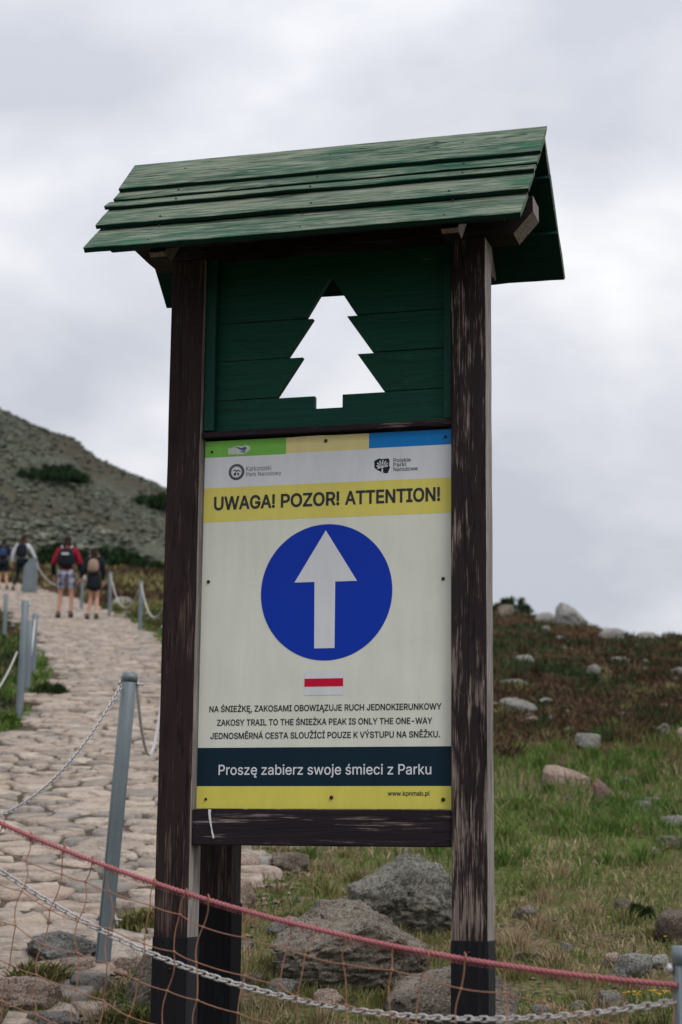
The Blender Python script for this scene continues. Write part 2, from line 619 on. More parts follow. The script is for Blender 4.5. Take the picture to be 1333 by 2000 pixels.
M['grass'] = bladem('green_grass', [(0, (.020, .040, .008)), (.35, (.048, .098, .016)), (.7, (.115, .185, .038)), (1, (.26, .255, .10))])
M['olive'] = bladem('olive_grass', [(0, (.040, .055, .014)), (.35, (.105, .120, .032)), (.7, (.23, .200, .085)), (1, (.42, .34, .19))], 2.5)
M['straw'] = bladem('dry_grass', [(0, (.12, .08, .045)), (.5, (.28, .205, .12)), (1, (.50, .40, .26))], 2.5)
M['heather'] = bladem('brown_heather', [(0, (.012, .011, .006)), (.35, (.040, .026, .014)), (.62, (.088, .052, .028)), (.85, (.15, .095, .050)), (1, (.085, .09, .035))], .6)
M['bilberry'] = bladem('dark_green_shrublets', [(0, (.008, .016, .005)), (.5, (.022, .042, .011)), (1, (.06, .085, .025))], .6)
M['pine'] = bladem('dwarf_pine_needles', [(0, (.006, .016, .007)), (.5, (.016, .040, .014)), (1, (.040, .075, .026))], .4)
M['bark'] = flat('pine_bark', (.05, .035, .025), .9, .3)
M['petal'] = flat('yellow_petals', (.75, .50, .02), .6, .15)
M['stem'] = flat('flower_stem', (.05, .11, .02), .7, .2)

# distant scree mountain
t = MT('scree_mountain', .97, .05)
v = t.pos((1, 1, 1))
a = t.noise(v, .022, 5, .6, .5)
b = t.noise(v, .16, 5, .65)
c = t.noise(v, 1.3, 4, .75)
col = t.mix(t.ramp(c, [(.42, 0.), (.58, 1.)]), (.055, .062, .048), (.135, .142, .112))
col = t.mix(t.ramp(b, [(.52, 0.), (.68, .55)]), col, (.13, .135, .075))
col = t.mix(t.ramp(a, [(.56, 0.), (.64, .7)]), col, (.075, .060, .042))
t.color(col)
t.bump(t.math('ADD', b, c), 1.0, .8)
M['mountain'] = t.m
t = MT('scree_blocks', .95, .08)
g = t.n('ShaderNodeNewGeometry')
n = t.noise(t.pos((1, 1, 1)), .05, 3, .6)
f = t.math('ADD', t.math('MULTIPLY', g.outputs['Random Per Island'], .75), t.math('MULTIPLY', n, .25))
t.color(t.ramp(f, [(0, (.04, .046, .036)), (.4, (.085, .092, .072)), (.75, (.145, .15, .12)), (1, (.235, .24, .195))]))
M['scree'] = t.m

# ================================================================== THE LAND
def spaced(lo, fine_lo, fine_hi, hi, step, grow=1.18):
    c = list(np.arange(fine_lo, fine_hi + 1e-6, step))
    s = step; x = c[-1]
    while x < hi:
        s *= grow; x += s; c.append(x)
    s = step; x = c[0]; pre = []
    while x > lo:
        s *= grow; x -= s; pre.append(x)
    return np.array(pre[::-1] + c)


def build_land():
    xs = spaced(-3500, -7, 7, 3500, .11, 1.10)
    ya = list(np.arange(1, 20, .11))
    yb = list(np.arange(20, 62, .28))
    yc = [62]
    while yc[-1] < 3600: yc.append(yc[-1] + min(.5 + (yc[-1] - 62) * .06, 200))
    yd = [1 - .2]; s = .2
    while yd[-1] > -3000: s *= 1.25; yd.append(yd[-1] - s)
    ys = np.array(sorted(set(yd + ya + yb + yc)))
    X, Y = np.meshgrid(xs, ys)
    x = X.ravel(); y = Y.ravel()
    z = G(x, y)
    # further off the land drops into the valleys round the ridge and then levels out
    z = np.where(y > 0, np.maximum(z, -60 + 0 * z), np.maximum(.174 * y, -60))
    z = z - ss(25, 90, np.abs(x)) * np.minimum(np.abs(x) * .12, 30) * ss(-20, 60, y + 40)
    nx, ny = len(xs), len(ys)
    i = np.arange(nx - 1)[None, :] + np.arange(ny - 1)[:, None] * nx
    i = i.ravel()
    f = np.stack([i, i + 1, i + nx + 1, i + nx], 1)
    me = mesh_np('ground', np.stack([x, y, z], 1), f, 4, True)
    # small dips under the path bed keep the two surfaces apart
    tag(obj('ground', me, M['ground']), kind='structure')


build_land()

# the far scree mountain: skyline elevations (tangent of the angle) by bearing
SK_A = [-3.0, -1.2, -.6, -.35, -.25, -.1843, -.1731, -.1688, -.1597, -.1492, -.142, -.135, -.1208, -.1139, -.1034, -.0943, 0, .083, .16, .4, 1.2]
SK_E = [.03, .16, .33, .32, .28, .2447, .2390, .2373, .2330, .2304, .2244, .2195, .2139, .2106, .2066, .2029, .165, .125, .08, .02, -.05]
M_V0, M_V1 = 125.0, 430.0


def mount_point(a, t):
    a = np.asarray(a, float); t = np.asarray(t, float)
    e1 = np.interp(a, SK_A, SK_E)
    e0 = np.minimum(.135, e1 - .02)
    v = M_V0 + (M_V1 - M_V0) * t
    el = e0 + (e1 - e0) * (1 - (1 - np.minimum(t, 1)) ** 1.35)
    x = a * v
    z = EYE + el * v
    env = np.sin(np.pi * np.clip(t, 0, 1)) ** .7
    z = z + (fbm(x * .03, v * .03, 0, 71, 4) - .5) * 14 * env + (fbm(x * .25, v * .25, 0, 75, 3) - .5) * 1.2
    # back of the mountain
    back = np.maximum(t - 1, 0) * (M_V1 - M_V0)
    z = z - back * .45
    return x, v, z


def build_mountain():
    ta = np.concatenate([np.linspace(-3, -.62, 60), np.linspace(-.6, .5, 420), np.linspace(.52, 1.2, 20)])
    tt = np.concatenate([np.linspace(0, 1, 150), np.linspace(1.03, 2.6, 20)])
    A, T_ = np.meshgrid(ta, tt)
    x, y, z = mount_point(A.ravel(), T_.ravel())
    nx = len(ta)
    i = (np.arange(nx - 1)[None, :] + np.arange(len(tt) - 1)[:, None] * nx).ravel()
    f = np.stack([i, i + 1, i + nx + 1, i + nx], 1)
    me = mesh_np('mountain', np.stack([x, y, z], 1), f, 4, True)
    tag(obj('mountain', me, M['mountain']), kind='structure')


build_mountain()


def scatter_rocks(name, px, py, pz, size, mat, seed=0, label=None):
    """many small blocks as one mesh"""
    r = np.random.default_rng(seed)
    base = np.array([[1, 0, 0], [-1, 0, 0], [0, 1, 0], [0, -1, 0], [0, 0, 1], [0, 0, -.6],
                     [.7, .7, .5], [-.7, .7, .45], [.7, -.7, .5], [-.7, -.7, .45]], float)
    from_hull = bmesh.new()
    for b in base: from_hull.verts.new(b)
    bmesh.ops.convex_hull(from_hull, input=from_hull.verts[:])
    bmesh.ops.triangulate(from_hull, faces=from_hull.faces[:])
    from_hull.verts.index_update()
    vs = np.array([v.co[:] for v in from_hull.verts]); fs = np.array([[v.index for v in f.verts] for f in from_hull.faces])
    from_hull.free()
    n = len(px)
    ang = r.uniform(0, 6.28, n)
    sx = size * r.uniform(.7, 1.3, n); sy = size * r.uniform(.6, 1.1, n); sz = size * r.uniform(.35, .8, n)
    V = vs[None] * (1 + r.uniform(-.28, .28, (n, len(vs), 3)))
    X = V[..., 0] * sx[:, None]; Y = V[..., 1] * sy[:, None]; Z = V[..., 2] * sz[:, None]
    ca, sa = np.cos(ang)[:, None], np.sin(ang)[:, None]
    P = np.stack([X * ca - Y * sa + px[:, None], X * sa + Y * ca + py[:, None], Z + pz[:, None]], -1)
    Fs = fs[None] + (np.arange(n) * len(vs))[:, None, None]
    me = mesh_np(name, P.reshape(-1, 3), Fs.ravel(), 3, False)
    return tag(obj(name, me, mat), label, None, None, 'stuff')


n = 56000
a = rng.uniform(-.62, .12, n); tt = rng.uniform(0, 1.0, n) ** 1.1
keep = fbm(a * 60, tt * 12, 0, 91, 3) > .33
a, tt = a[keep], tt[keep]
x, y, z = mount_point(a, tt)
scatter_rocks('scree', x, y, z, .25 + .55 * rng.random(len(x)) ** 2.5, M['scree'], 3,
              'grey green scree blocks covering the mountain slope')


# ================================================================== GRASS AND HEATH
def blades(name, x, y, z, h, w, lean, mat, seed, label, stuff=True, yaw=None, ld=None):
    r = np.random.default_rng(seed)
    n = len(x)
    yaw = r.uniform(0, 2 * np.pi, n) if yaw is None else yaw
    ld = r.uniform(0, 2 * np.pi, n) if ld is None else ld
    lx = np.cos(ld) * lean * h; ly = np.sin(ld) * lean * h
    cx, cy = np.cos(yaw) * w / 2, np.sin(yaw) * w / 2
    V = np.empty((n, 5, 3))
    V[:, 0] = np.stack([x - cx, y - cy, z - .01], 1)
    V[:, 1] = np.stack([x + cx, y + cy, z - .01], 1)
    V[:, 2] = np.stack([x + cx * .8 + lx * .35, y + cy * .8 + ly * .35, z + h * .55], 1)
    V[:, 3] = np.stack([x - cx * .8 + lx * .35, y - cy * .8 + ly * .35, z + h * .55], 1)
    V[:, 4] = np.stack([x + lx, y + ly, z + h * np.sqrt(np.clip(1 - (lean * .6) ** 2, .15, 1))], 1)
    b = (np.arange(n) * 5)[:, None]
    F = np.concatenate([b + np.array([[0, 1, 2, 3]]), b + np.array([[3, 2, 4]])], 1).ravel()
    cnt = np.tile([4, 3], n)
    me = mesh_np(name, V.reshape(-1, 3), F, cnt, False)
    o = obj(name, me, mat)
    if stuff: tag(o, label, None, None, 'stuff')
    return o


def field(n, v0, v1, a0=-.30, a1=.32, p=1.0, seed=0):
    r = np.random.default_rng(seed)
    u = r.random(n)
    y = (v0 ** -p + u * (v1 ** -p - v0 ** -p)) ** (-1 / p)
    x = r.uniform(a0, a1, n) * (y + .5)
    return x, y, r


def off_path(x, y, m=.0):
    d = np.maximum(x - path_r(y), path_l(y) - x)
    wob = (fbm(x * 3, y * 3, 0, 44, 2) - .5) * .5
    return (d + wob > m) | (y > 64)


# turf near the sign: short olive grass, dry tufts, lush green behind
x, y, r = field(150000, 4.3, 15.8, p=.9, seed=1)
lush = ss(8.2, 10.5, y) * ss(15.6, 13.8, y + .45 * (x - 1) + (fbm(x * .8, y * .8, 0, 9, 2) - .5) * 5) * ss(-.4, .8, x)
pn = fbm(x * 2.1, y * 2.1, 0, 12, 3)
tuft = fbm(x * 7, y * 7, 0, 15, 2)
k = off_path(x, y, .06)
sel = k & (r.random(len(x)) < np.clip(lush * .9 + .30 * (pn > .5) + .10, 0, 1)) & (tuft > .36)
h = .018 + .030 * r.random(len(x)) + lush * (.03 + .07 * r.random(len(x))) * (tuft > .42) * (.6 + .8 * fbm(x * 1.1, y * 1.1, 0, 19, 2))
zz = G(x, y)
blades('grass', x[sel], y[sel], zz[sel], h[sel], (.0018 + .0003 * y)[sel], r.uniform(.1, .9, len(x))[sel], M['grass'], 2,
       'green grass growing behind and beside the sign')
sel2 = k & ~sel & (tuft > .40) & (r.random(len(x)) < .75)
blades('grass', x[sel2], y[sel2], zz[sel2], (.012 + .028 * r.random(len(x)))[sel2], (.0026 + .0003 * y)[sel2],
       r.uniform(.2, 1.0, len(x))[sel2], M['olive'], 3, 'short olive turf between the stones')
x, y, r = field(60000, 4.3, 15.5, p=.9, seed=4)
pn = fbm(x * 1.7, y * 1.7, 0, 22, 3); tuft = fbm(x * 6, y * 6, 0, 25, 2); lush2 = ss(8.0, 10.5, y)
k = off_path(x, y, .1) & (pn > .50) & (tuft > .42)
blades('dry_grass', x[k], y[k], G(x[k], y[k]), (.018 + .035 * r.random(len(x)) + .05 * lush2)[k], (.0020 + .00028 * y)[k],
       r.uniform(.5, 1.3, len(x))[k], M['straw'], 5, 'straw coloured dry grass tufts in the turf')

# matted tussocks: blades falling outwards from a common root
def tussocks(nc, v0, v1, per, rad, hgt, mat, seed, label, wid, cond=None, name='grass'):
    x, y, r = field(nc, v0, v1, -.22, .30, p=.8, seed=seed)
    k = off_path(x, y, .1)
    if cond is not None: k &= cond(x, y)
    x, y = x[k], y[k]; n_ = len(x)
    sc_ = r.uniform(.6, 1.4, n_)
    i = np.repeat(np.arange(n_), per)
    an = r.uniform(0, 2 * np.pi, len(i)); q = np.abs(r.normal(0, .45, len(i)))
    px_ = x[i] + np.cos(an) * q * rad * sc_[i]; py_ = y[i] + np.sin(an) * q * rad * sc_[i]
    hh_ = hgt * sc_[i] * (1.1 - .5 * np.clip(q, 0, 1)) * r.uniform(.6, 1.2, len(i))
    blades(name, px_, py_, G(px_, py_), hh_, wid + .00028 * py_, np.clip(.25 + q * 1.1, 0, 1.5), M[mat], seed + 1, label, ld=an + r.normal(0, .5, len(i)))


tussocks(300, 8.8, 15.5, 130, .11, .085, 'grass', 41, 'lush green tussocks on the slope right of the sign', .0018, lambda x, y: x > -.2)
tussocks(260, 5.0, 12.0, 90, .07, .050, 'olive', 43, 'olive tussocks in the turf', .0016)
tussocks(170, 5.2, 14.5, 110, .09, .060, 'straw', 45, 'bleached dry tussocks in the turf', .0014, name='dry_grass')
tussocks(500, 14.5, 40, 60, .17, .12, 'heather', 47, 'brown heather cushions on the upper slope', .0035, lambda x, y: x > -.05 * y, name='heather')
tussocks(260, 14.5, 40, 60, .20, .12, 'bilberry', 49, 'dark green cushions on the upper slope', .0035, lambda x, y: x > -.05 * y, name='bilberry')

tussocks(360, 14.0, 34, 60, .16, .10, 'olive', 55, 'olive grass patches in the heath', .003, lambda x, y: (x > -.05 * y) & (fbm(x * .7, y * .5, 0, 58, 2) > .52))

# brown heath on the slope above
x, y, r = field(210000, 13.0, 56, p=.8, seed=6)
hm = fbm(x * 1.25, y * 1.25, 0, 3, 3)
k = off_path(x, y, .25) & (y + .45 * (x - 1) + (fbm(x * .8, y * .8, 0, 9, 2) - .5) * 5 > 14.8) & (x > -.24 * y)
dk = fbm(x * .8, y * .45, 0, 52, 3)
isd = (dk > .54) | (fbm(x * 2.4, y * 1.2, 0, 57, 2) > .66)
hh = (.035 + .075 * r.random(len(x))) * (1 + (hm - .45) * 1.6)
w = .004 + .00055 * y
for nm, s_, m_, lb, sd in (('heather', k & ~isd, 'heather', 'brown heather covering the upper slope', 7),
                           ('bilberry', k & isd, 'bilberry', 'dark green shrublets among the heather', 8)):
    blades(nm, x[s_], y[s_], G(x[s_], y[s_]), hh[s_], w[s_], r.uniform(.2, 1.2, len(x))[s_], M[m_], sd, lb)
# heath right of the path, far up the slope
x, y, r = field(100000, 40, 118, -.58, .10, p=.7, seed=9)
k = off_path(x, y, .5)
k &= x < -.02 * y
gk = (fbm(x * .25, y * .2, 0, 61, 3) > .55) | (y < 44)
for nm, s_, m_, lb, sd in (('heather', k & ~gk, 'heather', 'heath far up the slope below the mountain', 10),
                           ('grass', k & gk, 'olive', 'green and olive grass far up beside the path', 11)):
    blades(nm, x[s_], y[s_], G(x[s_], y[s_]), (.10 + .22 * r.random(len(x)))[s_], (.012 + .0006 * y)[s_],
           r.uniform(.2, 1.2, len(x))[s_], M[m_], sd, lb)
# greener strips beside the path at middle distance
x, y, r = field(36000, 13, 46, -.26, -.03, p=.8, seed=12)
d = np.maximum(x - path_r(y), path_l(y) - x)
k = (d > .0) & (d < 1.6) & (fbm(x * 1.2, y * .8, 0, 66, 2) > .47)
blades('grass', x[k], y[k], G(x[k], y[k]), (.05 + .09 * r.random(len(x)))[k], (.004 + .0006 * y)[k],
       r.uniform(.2, 1.0, len(x))[k], M['grass'], 13, 'green grass along both edges of the stone path')
# thin cover outside the frame so that the slope goes on
x, y, r = field(90000, 3.0, 60, -.9, .9, p=.6, seed=14)
k = ((x > .29 * y) | (x < -.235 * y)) & off_path(x, y, .2)
blades('grass', x[k], y[k], G(x[k], y[k]), (.05 + .10 * r.random(len(x)))[k], (.006 + .0008 * y)[k],
       r.uniform(.2, 1.0, len(x))[k], M['olive'], 15, 'thin grass further out on the slope')


# ================================================================== THE PATH
def clip_poly(poly, px, py, nx, ny):
    """keep the side of the line through p where the normal is negative"""
    out = []
    n = len(poly)
    for i in range(n):
        ax, ay = poly[i]; bx_, by = poly[(i + 1) % n]
        da = (ax - px) * nx + (ay - py) * ny
        db = (bx_ - px) * nx + (by - py) * ny
        if da <= 0: out.append((ax, ay))
        if (da < 0 < db) or (db < 0 < da):
            t = da / (da - db)
            out.append((ax + (bx_ - ax) * t, ay + (by - ay) * t))
    return out


def build_path():
    # bed: a sheet a little above the soil
    ys = np.concatenate([np.arange(2.0, 30, .25), np.arange(30, 66, .5)])
    V = []; nu = 14
    for yy in ys:
        l, rr = float(path_l(yy)), float(path_r(yy))
        wl = .12 * math.sin(yy * 3.1) + .06 * math.sin(yy * 7.7)
        for j in range(nu):
            xx = l + wl - .05 + (rr - l + .1) * j / (nu - 1)
            V.append((xx, yy))
    V = np.array(V)
    z = G(V[:, 0], V[:, 1]) + .013
    jj = np.arange(len(V)) % nu
    z = np.where((jj == 0) | (jj == nu - 1), z - .05, z)
    i = (np.arange(nu - 1)[None, :] + np.arange(len(ys) - 1)[:, None] * nu).ravel()
    f = np.stack([i, i + 1, i + nu + 1, i + nu], 1)
    me = mesh_np('path', np.column_stack([V, z]), f, 4, True)
    path = tag(obj('path', me, M['bed']), kind='structure')
    # stones: a jittered lattice cut into cells
    r = random.Random(5)
    SX, SY = .235, .195
    seeds = {}
    nyr = int(64 / SY)
    for j in range(int(3.6 / SY), nyr):
        for i in range(-74, 0):
            off = .5 * SX if j % 2 else 0
            seeds[(i, j)] = (i * SX + off + r.uniform(-.46, .46) * SX, j * SY + r.uniform(-.44, .44) * SY)
    stones = []
    for (i, j), (sx, sy) in seeds.items():
        if not bool(on_path(np.array([sx]), np.array([sy]), .04)[0]): continue
        if sx < -.36 * sy - .3: continue
        poly = [(sx - .5, sy - .5), (sx + .5, sy - .5), (sx + .5, sy + .5), (sx - .5, sy + .5)]
        for di in (-2, -1, 0, 1, 2):
            for dj in (-2, -1, 0, 1, 2):
                if di == dj == 0: continue
                q = seeds.get((i + di, j + dj))
                if q is None: continue
                ddx, ddy = q[0] - sx, q[1] - sy
                L = math.hypot(ddx, ddy)
                if L > .9 or L < 1e-4: continue
                g = .0085 + (.085 * ((i * 7 + j * 13) % 5 - (( i + di) * 7 + (j + dj) * 13) % 5) / 5) * .5
                mxx, myy = sx + ddx * (.5 - g / L), sy + ddy * (.5 - g / L)
                poly = clip_poly(poly, mxx, myy, ddx / L, ddy / L)
                if len(poly) < 3: break
            if len(poly) < 3: break
        if len(poly) < 3: continue
        # drop near-duplicate corners
        pp = []
        for q in poly:
            if not pp or math.hypot(q[0] - pp[-1][0], q[1] - pp[-1][1]) > .035: pp.append(q)
        if len(pp) > 3 and math.hypot(pp[0][0] - pp[-1][0], pp[0][1] - pp[-1][1]) < .035: pp.pop()
        if len(pp) < 3: continue
        cx = sum(p[0] for p in pp) / len(pp); cy = sum(p[1] for p in pp) / len(pp)
        stones.append((cx, cy, pp))

    def stone_geo(cx, cy, pp, rr):
        # round the outline: extra points at mid edges pulled out a little
        ring = []
        for k, q in enumerate(pp):
            q2 = pp[(k + 1) % len(pp)]
            ring.append((q[0] * .93 + cx * .07, q[1] * .93 + cy * .07))
            ring.append(((q[0] + q2[0]) / 2 + rr.uniform(-.008, .008), (q[1] + q2[1]) / 2 + rr.uniform(-.008, .008)))
        n = len(ring)
        top = rr.uniform(.021, .036)
        tx, ty = rr.uniform(-.07, .07), rr.uniform(-.10, .05)
        V = []
        for s, hz in ((1.0, -.06), (.99, top * .62), (.90, top * .98)):
            for (qx, qy) in ring:
                dx_, dy_ = (qx - cx) * s, (qy - cy) * s
                V.append((dx_, dy_, hz + (tx * dx_ + ty * dy_ + rr.uniform(-.006, .006) if hz > 0 else 0)))
        V.append((rr.uniform(-.02, .02), rr.uniform(-.02, .02), top + rr.uniform(-.004, .004)))
        F = []
        for lv in (0, 1):
            for k in range(n):
                F.append((lv * n + k, lv * n + (k + 1) % n, (lv + 1) * n + (k + 1) % n, (lv + 1) * n + k))
        for k in range(n):
            F.append((2 * n + k, 2 * n + (k + 1) % n, 3 * n))
        return V, F

    rr = random.Random(9)
    zc = G(np.array([s[0] for s in stones]), np.array([s[1] for s in stones]))
    # slope of the ground under each stone
    order = sorted(range(len(stones)), key=lambda q: (0 if (-.205 * stones[q][1] < stones[q][0] and stones[q][1] > 5.0) else 50) + stones[q][1])
    part = set(order[:300])
    Vs, Fs, cnt = [], [], []
    for q, (cx, cy, pp) in enumerate(stones):
        V, F = stone_geo(cx, cy, pp, rr)
        k = .172
        V = [(a_, b_, c_ + k * b_) for a_, b_, c_ in V]
        if q in part:
            me = bpy.data.meshes.new('paving_stone')
            me.from_pydata(V, [], F); me.update()
            me.polygons.foreach_set('use_smooth', [True] * len(me.polygons))
            o = obj('paving_stone', me, M['paving'], path, (cx, cy, float(zc[q])))
        else:
            b = len(Vs)
            Vs += [(a_ + cx, b_ + cy, c_ + float(zc[q])) for a_, b_, c_ in V]
            for f_ in F:
                Fs += [b + i_ for i_ in f_]; cnt.append(len(f_))
    me = mesh_np('paving_stones', np.array(Vs), Fs, cnt, True)
    o = obj('paving_stones', me, M['paving_far'], path)
    o['kind'] = 'stuff'
    return path


build_path()


# ================================================================== ROCKS
def rock(name, loc, w, d, h, seed, mat, label, cat='rock', sub=3, group=None, peak=0.0, sink=.25, rough=1.0, rz=None, shape=None, tilt=0.0):
    bm = bmesh.new()
    bmesh.ops.create_icosphere(bm, subdivisions=sub, radius=1.0)
    r = random.Random(seed)
    co = np.array([v.co[:] for v in bm.verts])
    co = co / (np.abs(co) ** 3.2).sum(1)[:, None] ** (1 / 3.2)
    # flattened by a few random planes: broken faces
    for i in range(14):
        nv = np.array([r.gauss(0, 1), r.gauss(0, 1), r.gauss(0, .8)]); nv /= np.linalg.norm(nv)
        dd = r.uniform(.66, 1.02)
        s = co @ nv - dd
        co = co - np.where(s > 0, s, 0)[:, None] * nv * .88
    q = seed * 3.7
    n1 = fbm(co[:, 0] * 1.6 + q, co[:, 1] * 1.6, co[:, 2] * 1.6, seed, 3) - .5
    co = co * (1 + .30 * rough * n1)[:, None]
    if sub >= 4:
        n2 = fbm(co[:, 0] * 7 + q, co[:, 1] * 7, co[:, 2] * 10, seed + 5, 4, .6) - .5
        n3 = np.abs(fbm(co[:, 0] * 4 + q, co[:, 1] * 4, co[:, 2] * 5.5, seed + 9, 3) - .5)
        co = co * (1 + rough * (.17 * n2 + .16 * np.minimum(n3 * 3, .4)))[:, None]
    mn, mx_ = co.min(0), co.max(0)
    co = (co - (mn + mx_) / 2) / ((mx_ - mn) / 2)
    if shape: co = shape(co)
    zt = (co[:, 2] + 1) / 2
    co[:, 0] += peak * zt * .8
    hh = h * (1 + sink)
    P = np.stack([co[:, 0] * w / 2, co[:, 1] * d / 2, (co[:, 2] * .5 + .5) * hh - hh * sink / (1 + sink)], 1)
    for v, c_ in zip(bm.verts, P): v.co = c_
    for f in bm.faces: f.smooth = sub >= 4
    me = bm_mesh(bm, name)
    if sub >= 4:
        me.polygons.foreach_set('use_smooth', [True] * len(me.polygons))
    o = obj(name, me, M[mat], None, (loc[0], loc[1] + d * .35, gz(loc[0], loc[1])))
    o.rotation_euler = (0, tilt, (r.uniform(-.3, .3) if rz is None else rz))
    return tag(o, label, cat, group)


def taper(p=.55, sx=0.0, ex=2.0):
    def f(co):
        t = (co[:, 2] + 1) / 2
        k = 1 - p * t ** ex
        co[:, 0] = co[:, 0] * k + sx * t
        co[:, 1] = co[:, 1] * k
        return co
    return f


def hull_rock(name, loc, outline, depth, mat, label, cat, seed, rz=0.0):
    '''an angular rock: the convex hull of an outline thinned towards front and back'''
    r = random.Random(seed)
    bm = bmesh.new()
    cx_ = sum(p_[0] for p_ in outline) / len(outline)
    for k_, dy_ in ((1.0, 0), (.93, -.22), (.92, .25), (.62, -.5), (.6, .5)):
        for (u, v_) in outline:
            bm.verts.new((cx_ + (u - cx_) * k_ * r.uniform(.92, 1.04), dy_ * depth * r.uniform(.8, 1.1), v_ * (k_ if v_ > 0 else 1) * r.uniform(.95, 1.0)))
    h_ = bmesh.ops.convex_hull(bm, input=bm.verts[:])
    bmesh.ops.delete(bm, geom=[v for v in bm.verts if not v.link_faces], context='VERTS')
    bmesh.ops.subdivide_edges(bm, edges=bm.edges[:], cuts=2, use_grid_fill=True)
    for v in bm.verts:
        v.co += mnoise.noise_vector(v.co * 9 + Vector((seed, 0, 0))) * depth * .05
    me = bm_mesh(bm, name)
    o = obj(name, me, M[mat], None, (loc[0], loc[1], gz(loc[0], loc[1])))
    o.rotation_euler = (0, 0, rz)
    return tag(o, label, cat)


# the three big boulders behind the sign, and their neighbours
rock('boulder', (.245, 7.20), .47, .40, .33, 21, 'granite', 'large grey boulder with a rounded peak, farthest of the three behind the sign', 'boulder', 6, shape=taper(.42, .05, 2.8), rz=.5)
rock('boulder', (.045, 6.25), .60, .50, .30, 34, 'granite_warm', 'broad brown grey boulder, widest of the three seen below the sign board', 'boulder', 6, shape=taper(.30, .0), rz=0)
rock('boulder', (.36, 5.90), .50, .40, .20, 47, 'granite_warm', 'low pale brown boulder half hidden by the right sign post', 'boulder', 5, shape=taper(.35, .1), rz=0)
rock('boulder', (-.60, 5.93), .15, .22, .19, 52, 'granite_warm', 'upright brown grey stone just left of the left sign post foot', 'stone', 5, shape=taper(.45, .25), rz=0)
rock('rock', (-.22, 8.55), .18, .16, .085, 3, 'granite_brown', 'flat brown rock in the turf just under the bottom rail', 'rock', 4)
rock('rock', (-.41, 8.40), .14, .14, .07, 4, 'granite_pink', 'small pale pink rock right of the short black post, nearest the rail', 'rock', 4)
rock('rock', (-.385, 7.50), .14, .14, .12, 5, 'granite_pink', 'cream pink rock beside the black rear post above the rope', 'rock', 4)
rock('rock', (-.195, 7.10), .14, .12, .08, 6, 'granite_grey', 'blue grey rock touching the upper left of the broad boulder', 'rock', 4)
rock('rock', (-.33, 6.90), .08, .07, .03, 7, 'granite_pale', 'thin flat pale stone left of the broad boulder', 'stone')
rock('rock', (.04, 7.76), .045, .045, .042, 8, 'granite_pale', 'tiny pale upright stone in the grass left of the peaked boulder', 'stone')
rock('rock', (-.16, 7.75), .05, .04, .022, 9, 'granite_pale', 'tiny flat white stone in the middle of the turf below the rail', 'stone')
rock('rock', (-.28, 6.26), .10, .09, .05, 10, 'granite_brown', 'small brown rock left of the broad boulder, behind the net', 'rock', 4)
rock('rock', (-.175, 6.18), .12, .10, .055, 11, 'granite', 'dark little rock at the lower left foot of the broad boulder', 'rock', 4)
rock('rock', (-.02, 6.05), .10, .08, .06, 12, 'granite_pink', 'knobbly pinkish rock in front of the broad boulder', 'rock', 4)
# bottom left, below the galvanised post
rock('rock', (-.97, 5.80), .26, .22, .115, 13, 'granite_pink', 'large orange pink rock at the bottom left edge', 'rock', 5, rz=.1)
rock('rock', (-.95, 6.48), .27, .30, .11, 14, 'granite_grey', 'long grey slab left of the galvanised post foot', 'rock', 5, rz=-.2)
rock('rock', (-.83, 5.62), .17, .14, .06, 15, 'granite_pale', 'pale low rock at the bottom edge left of the sign', 'rock', 4)
rock('rock', (-.87, 6.30), .13, .12, .06, 16, 'granite_pink', 'rough tan rock against the foot of the galvanised post', 'rock', 4)
rock('rock', (-.79, 6.06), .15, .13, .07, 17, 'granite_pale', 'pale pinkish rock in front of the galvanised post foot', 'rock', 4)
rock('rock', (-.70, 6.38), .09, .09, .05, 18, 'granite_pink', 'small pink stone right of the galvanised post foot', 'stone')
rock('rock', (-.62, 7.4), .16, .14, .05, 19, 'granite_pale', 'flat pale stone at the path edge behind the galvanised post', 'stone')
# crest of the right slope
hull_rock('boulder', (4.86, 41.4), [(-.03, -.1), (-.02, .22), (.02, .42), (.12, .50), (.30, .43), (.46, .33), (.60, .13), (.72, .04), (.74, -.1)], .6,
          'granite_grey', 'pointed grey boulder standing on the skyline of the right slope', 'boulder', 61)
hull_rock('slab', (1.345, 12.4), [(0, .075), (.03, .115), (.10, .118), (.22, .085), (.33, .035), (.335, -.07), (.0, -.07)], .2, 'granite_pink',
          'long pale pink slab lying in the green grass', 'slab', 201, -.12)
hull_rock('slab', (1.555, 11.45), [(0, .13), (.03, .165), (.085, .13), (.15, .055), (.175, -.05), (.03, -.05)], .13, 'granite_red',
          'reddish grey slab face at the right end of the long slab', 'slab', 202)
rock('rock', (4.78, 42.5), .50, .45, .28, 62, 'granite_grey', 'low grey rock just left of the pointed skyline boulder', 'rock')
rock('rock', (5.18, 35.0), .50, .40, .24, 63, 'granite_grey', 'grey peaked rock on the skyline right of the pointed boulder', 'rock')
rock('rock', (5.80, 34.6), .42, .35, .22, 64, 'granite_grey', 'pale rock on the skyline farther right, near the frame edge', 'rock')
rock('rock', (6.12, 34.8), .25, .25, .14, 65, 'granite_grey', 'smallest skyline rock, at the right edge of the frame', 'rock')
rock('rock', (4.15, 46.0), .40, .6, .36, 66, 'granite_brown', 'brown grey rock beside the right sign post on the skyline', 'rock')
rock('rock', (4.15, 37.0), .17, .15, .11, 67, 'granite_pale', 'small pale rock just below the pointed skyline boulder', 'rock')
rock('rock', (4.12, 34.2), .28, .2, .09, 68, 'granite_pale', 'flat pale rock lying below the pointed skyline boulder', 'rock')
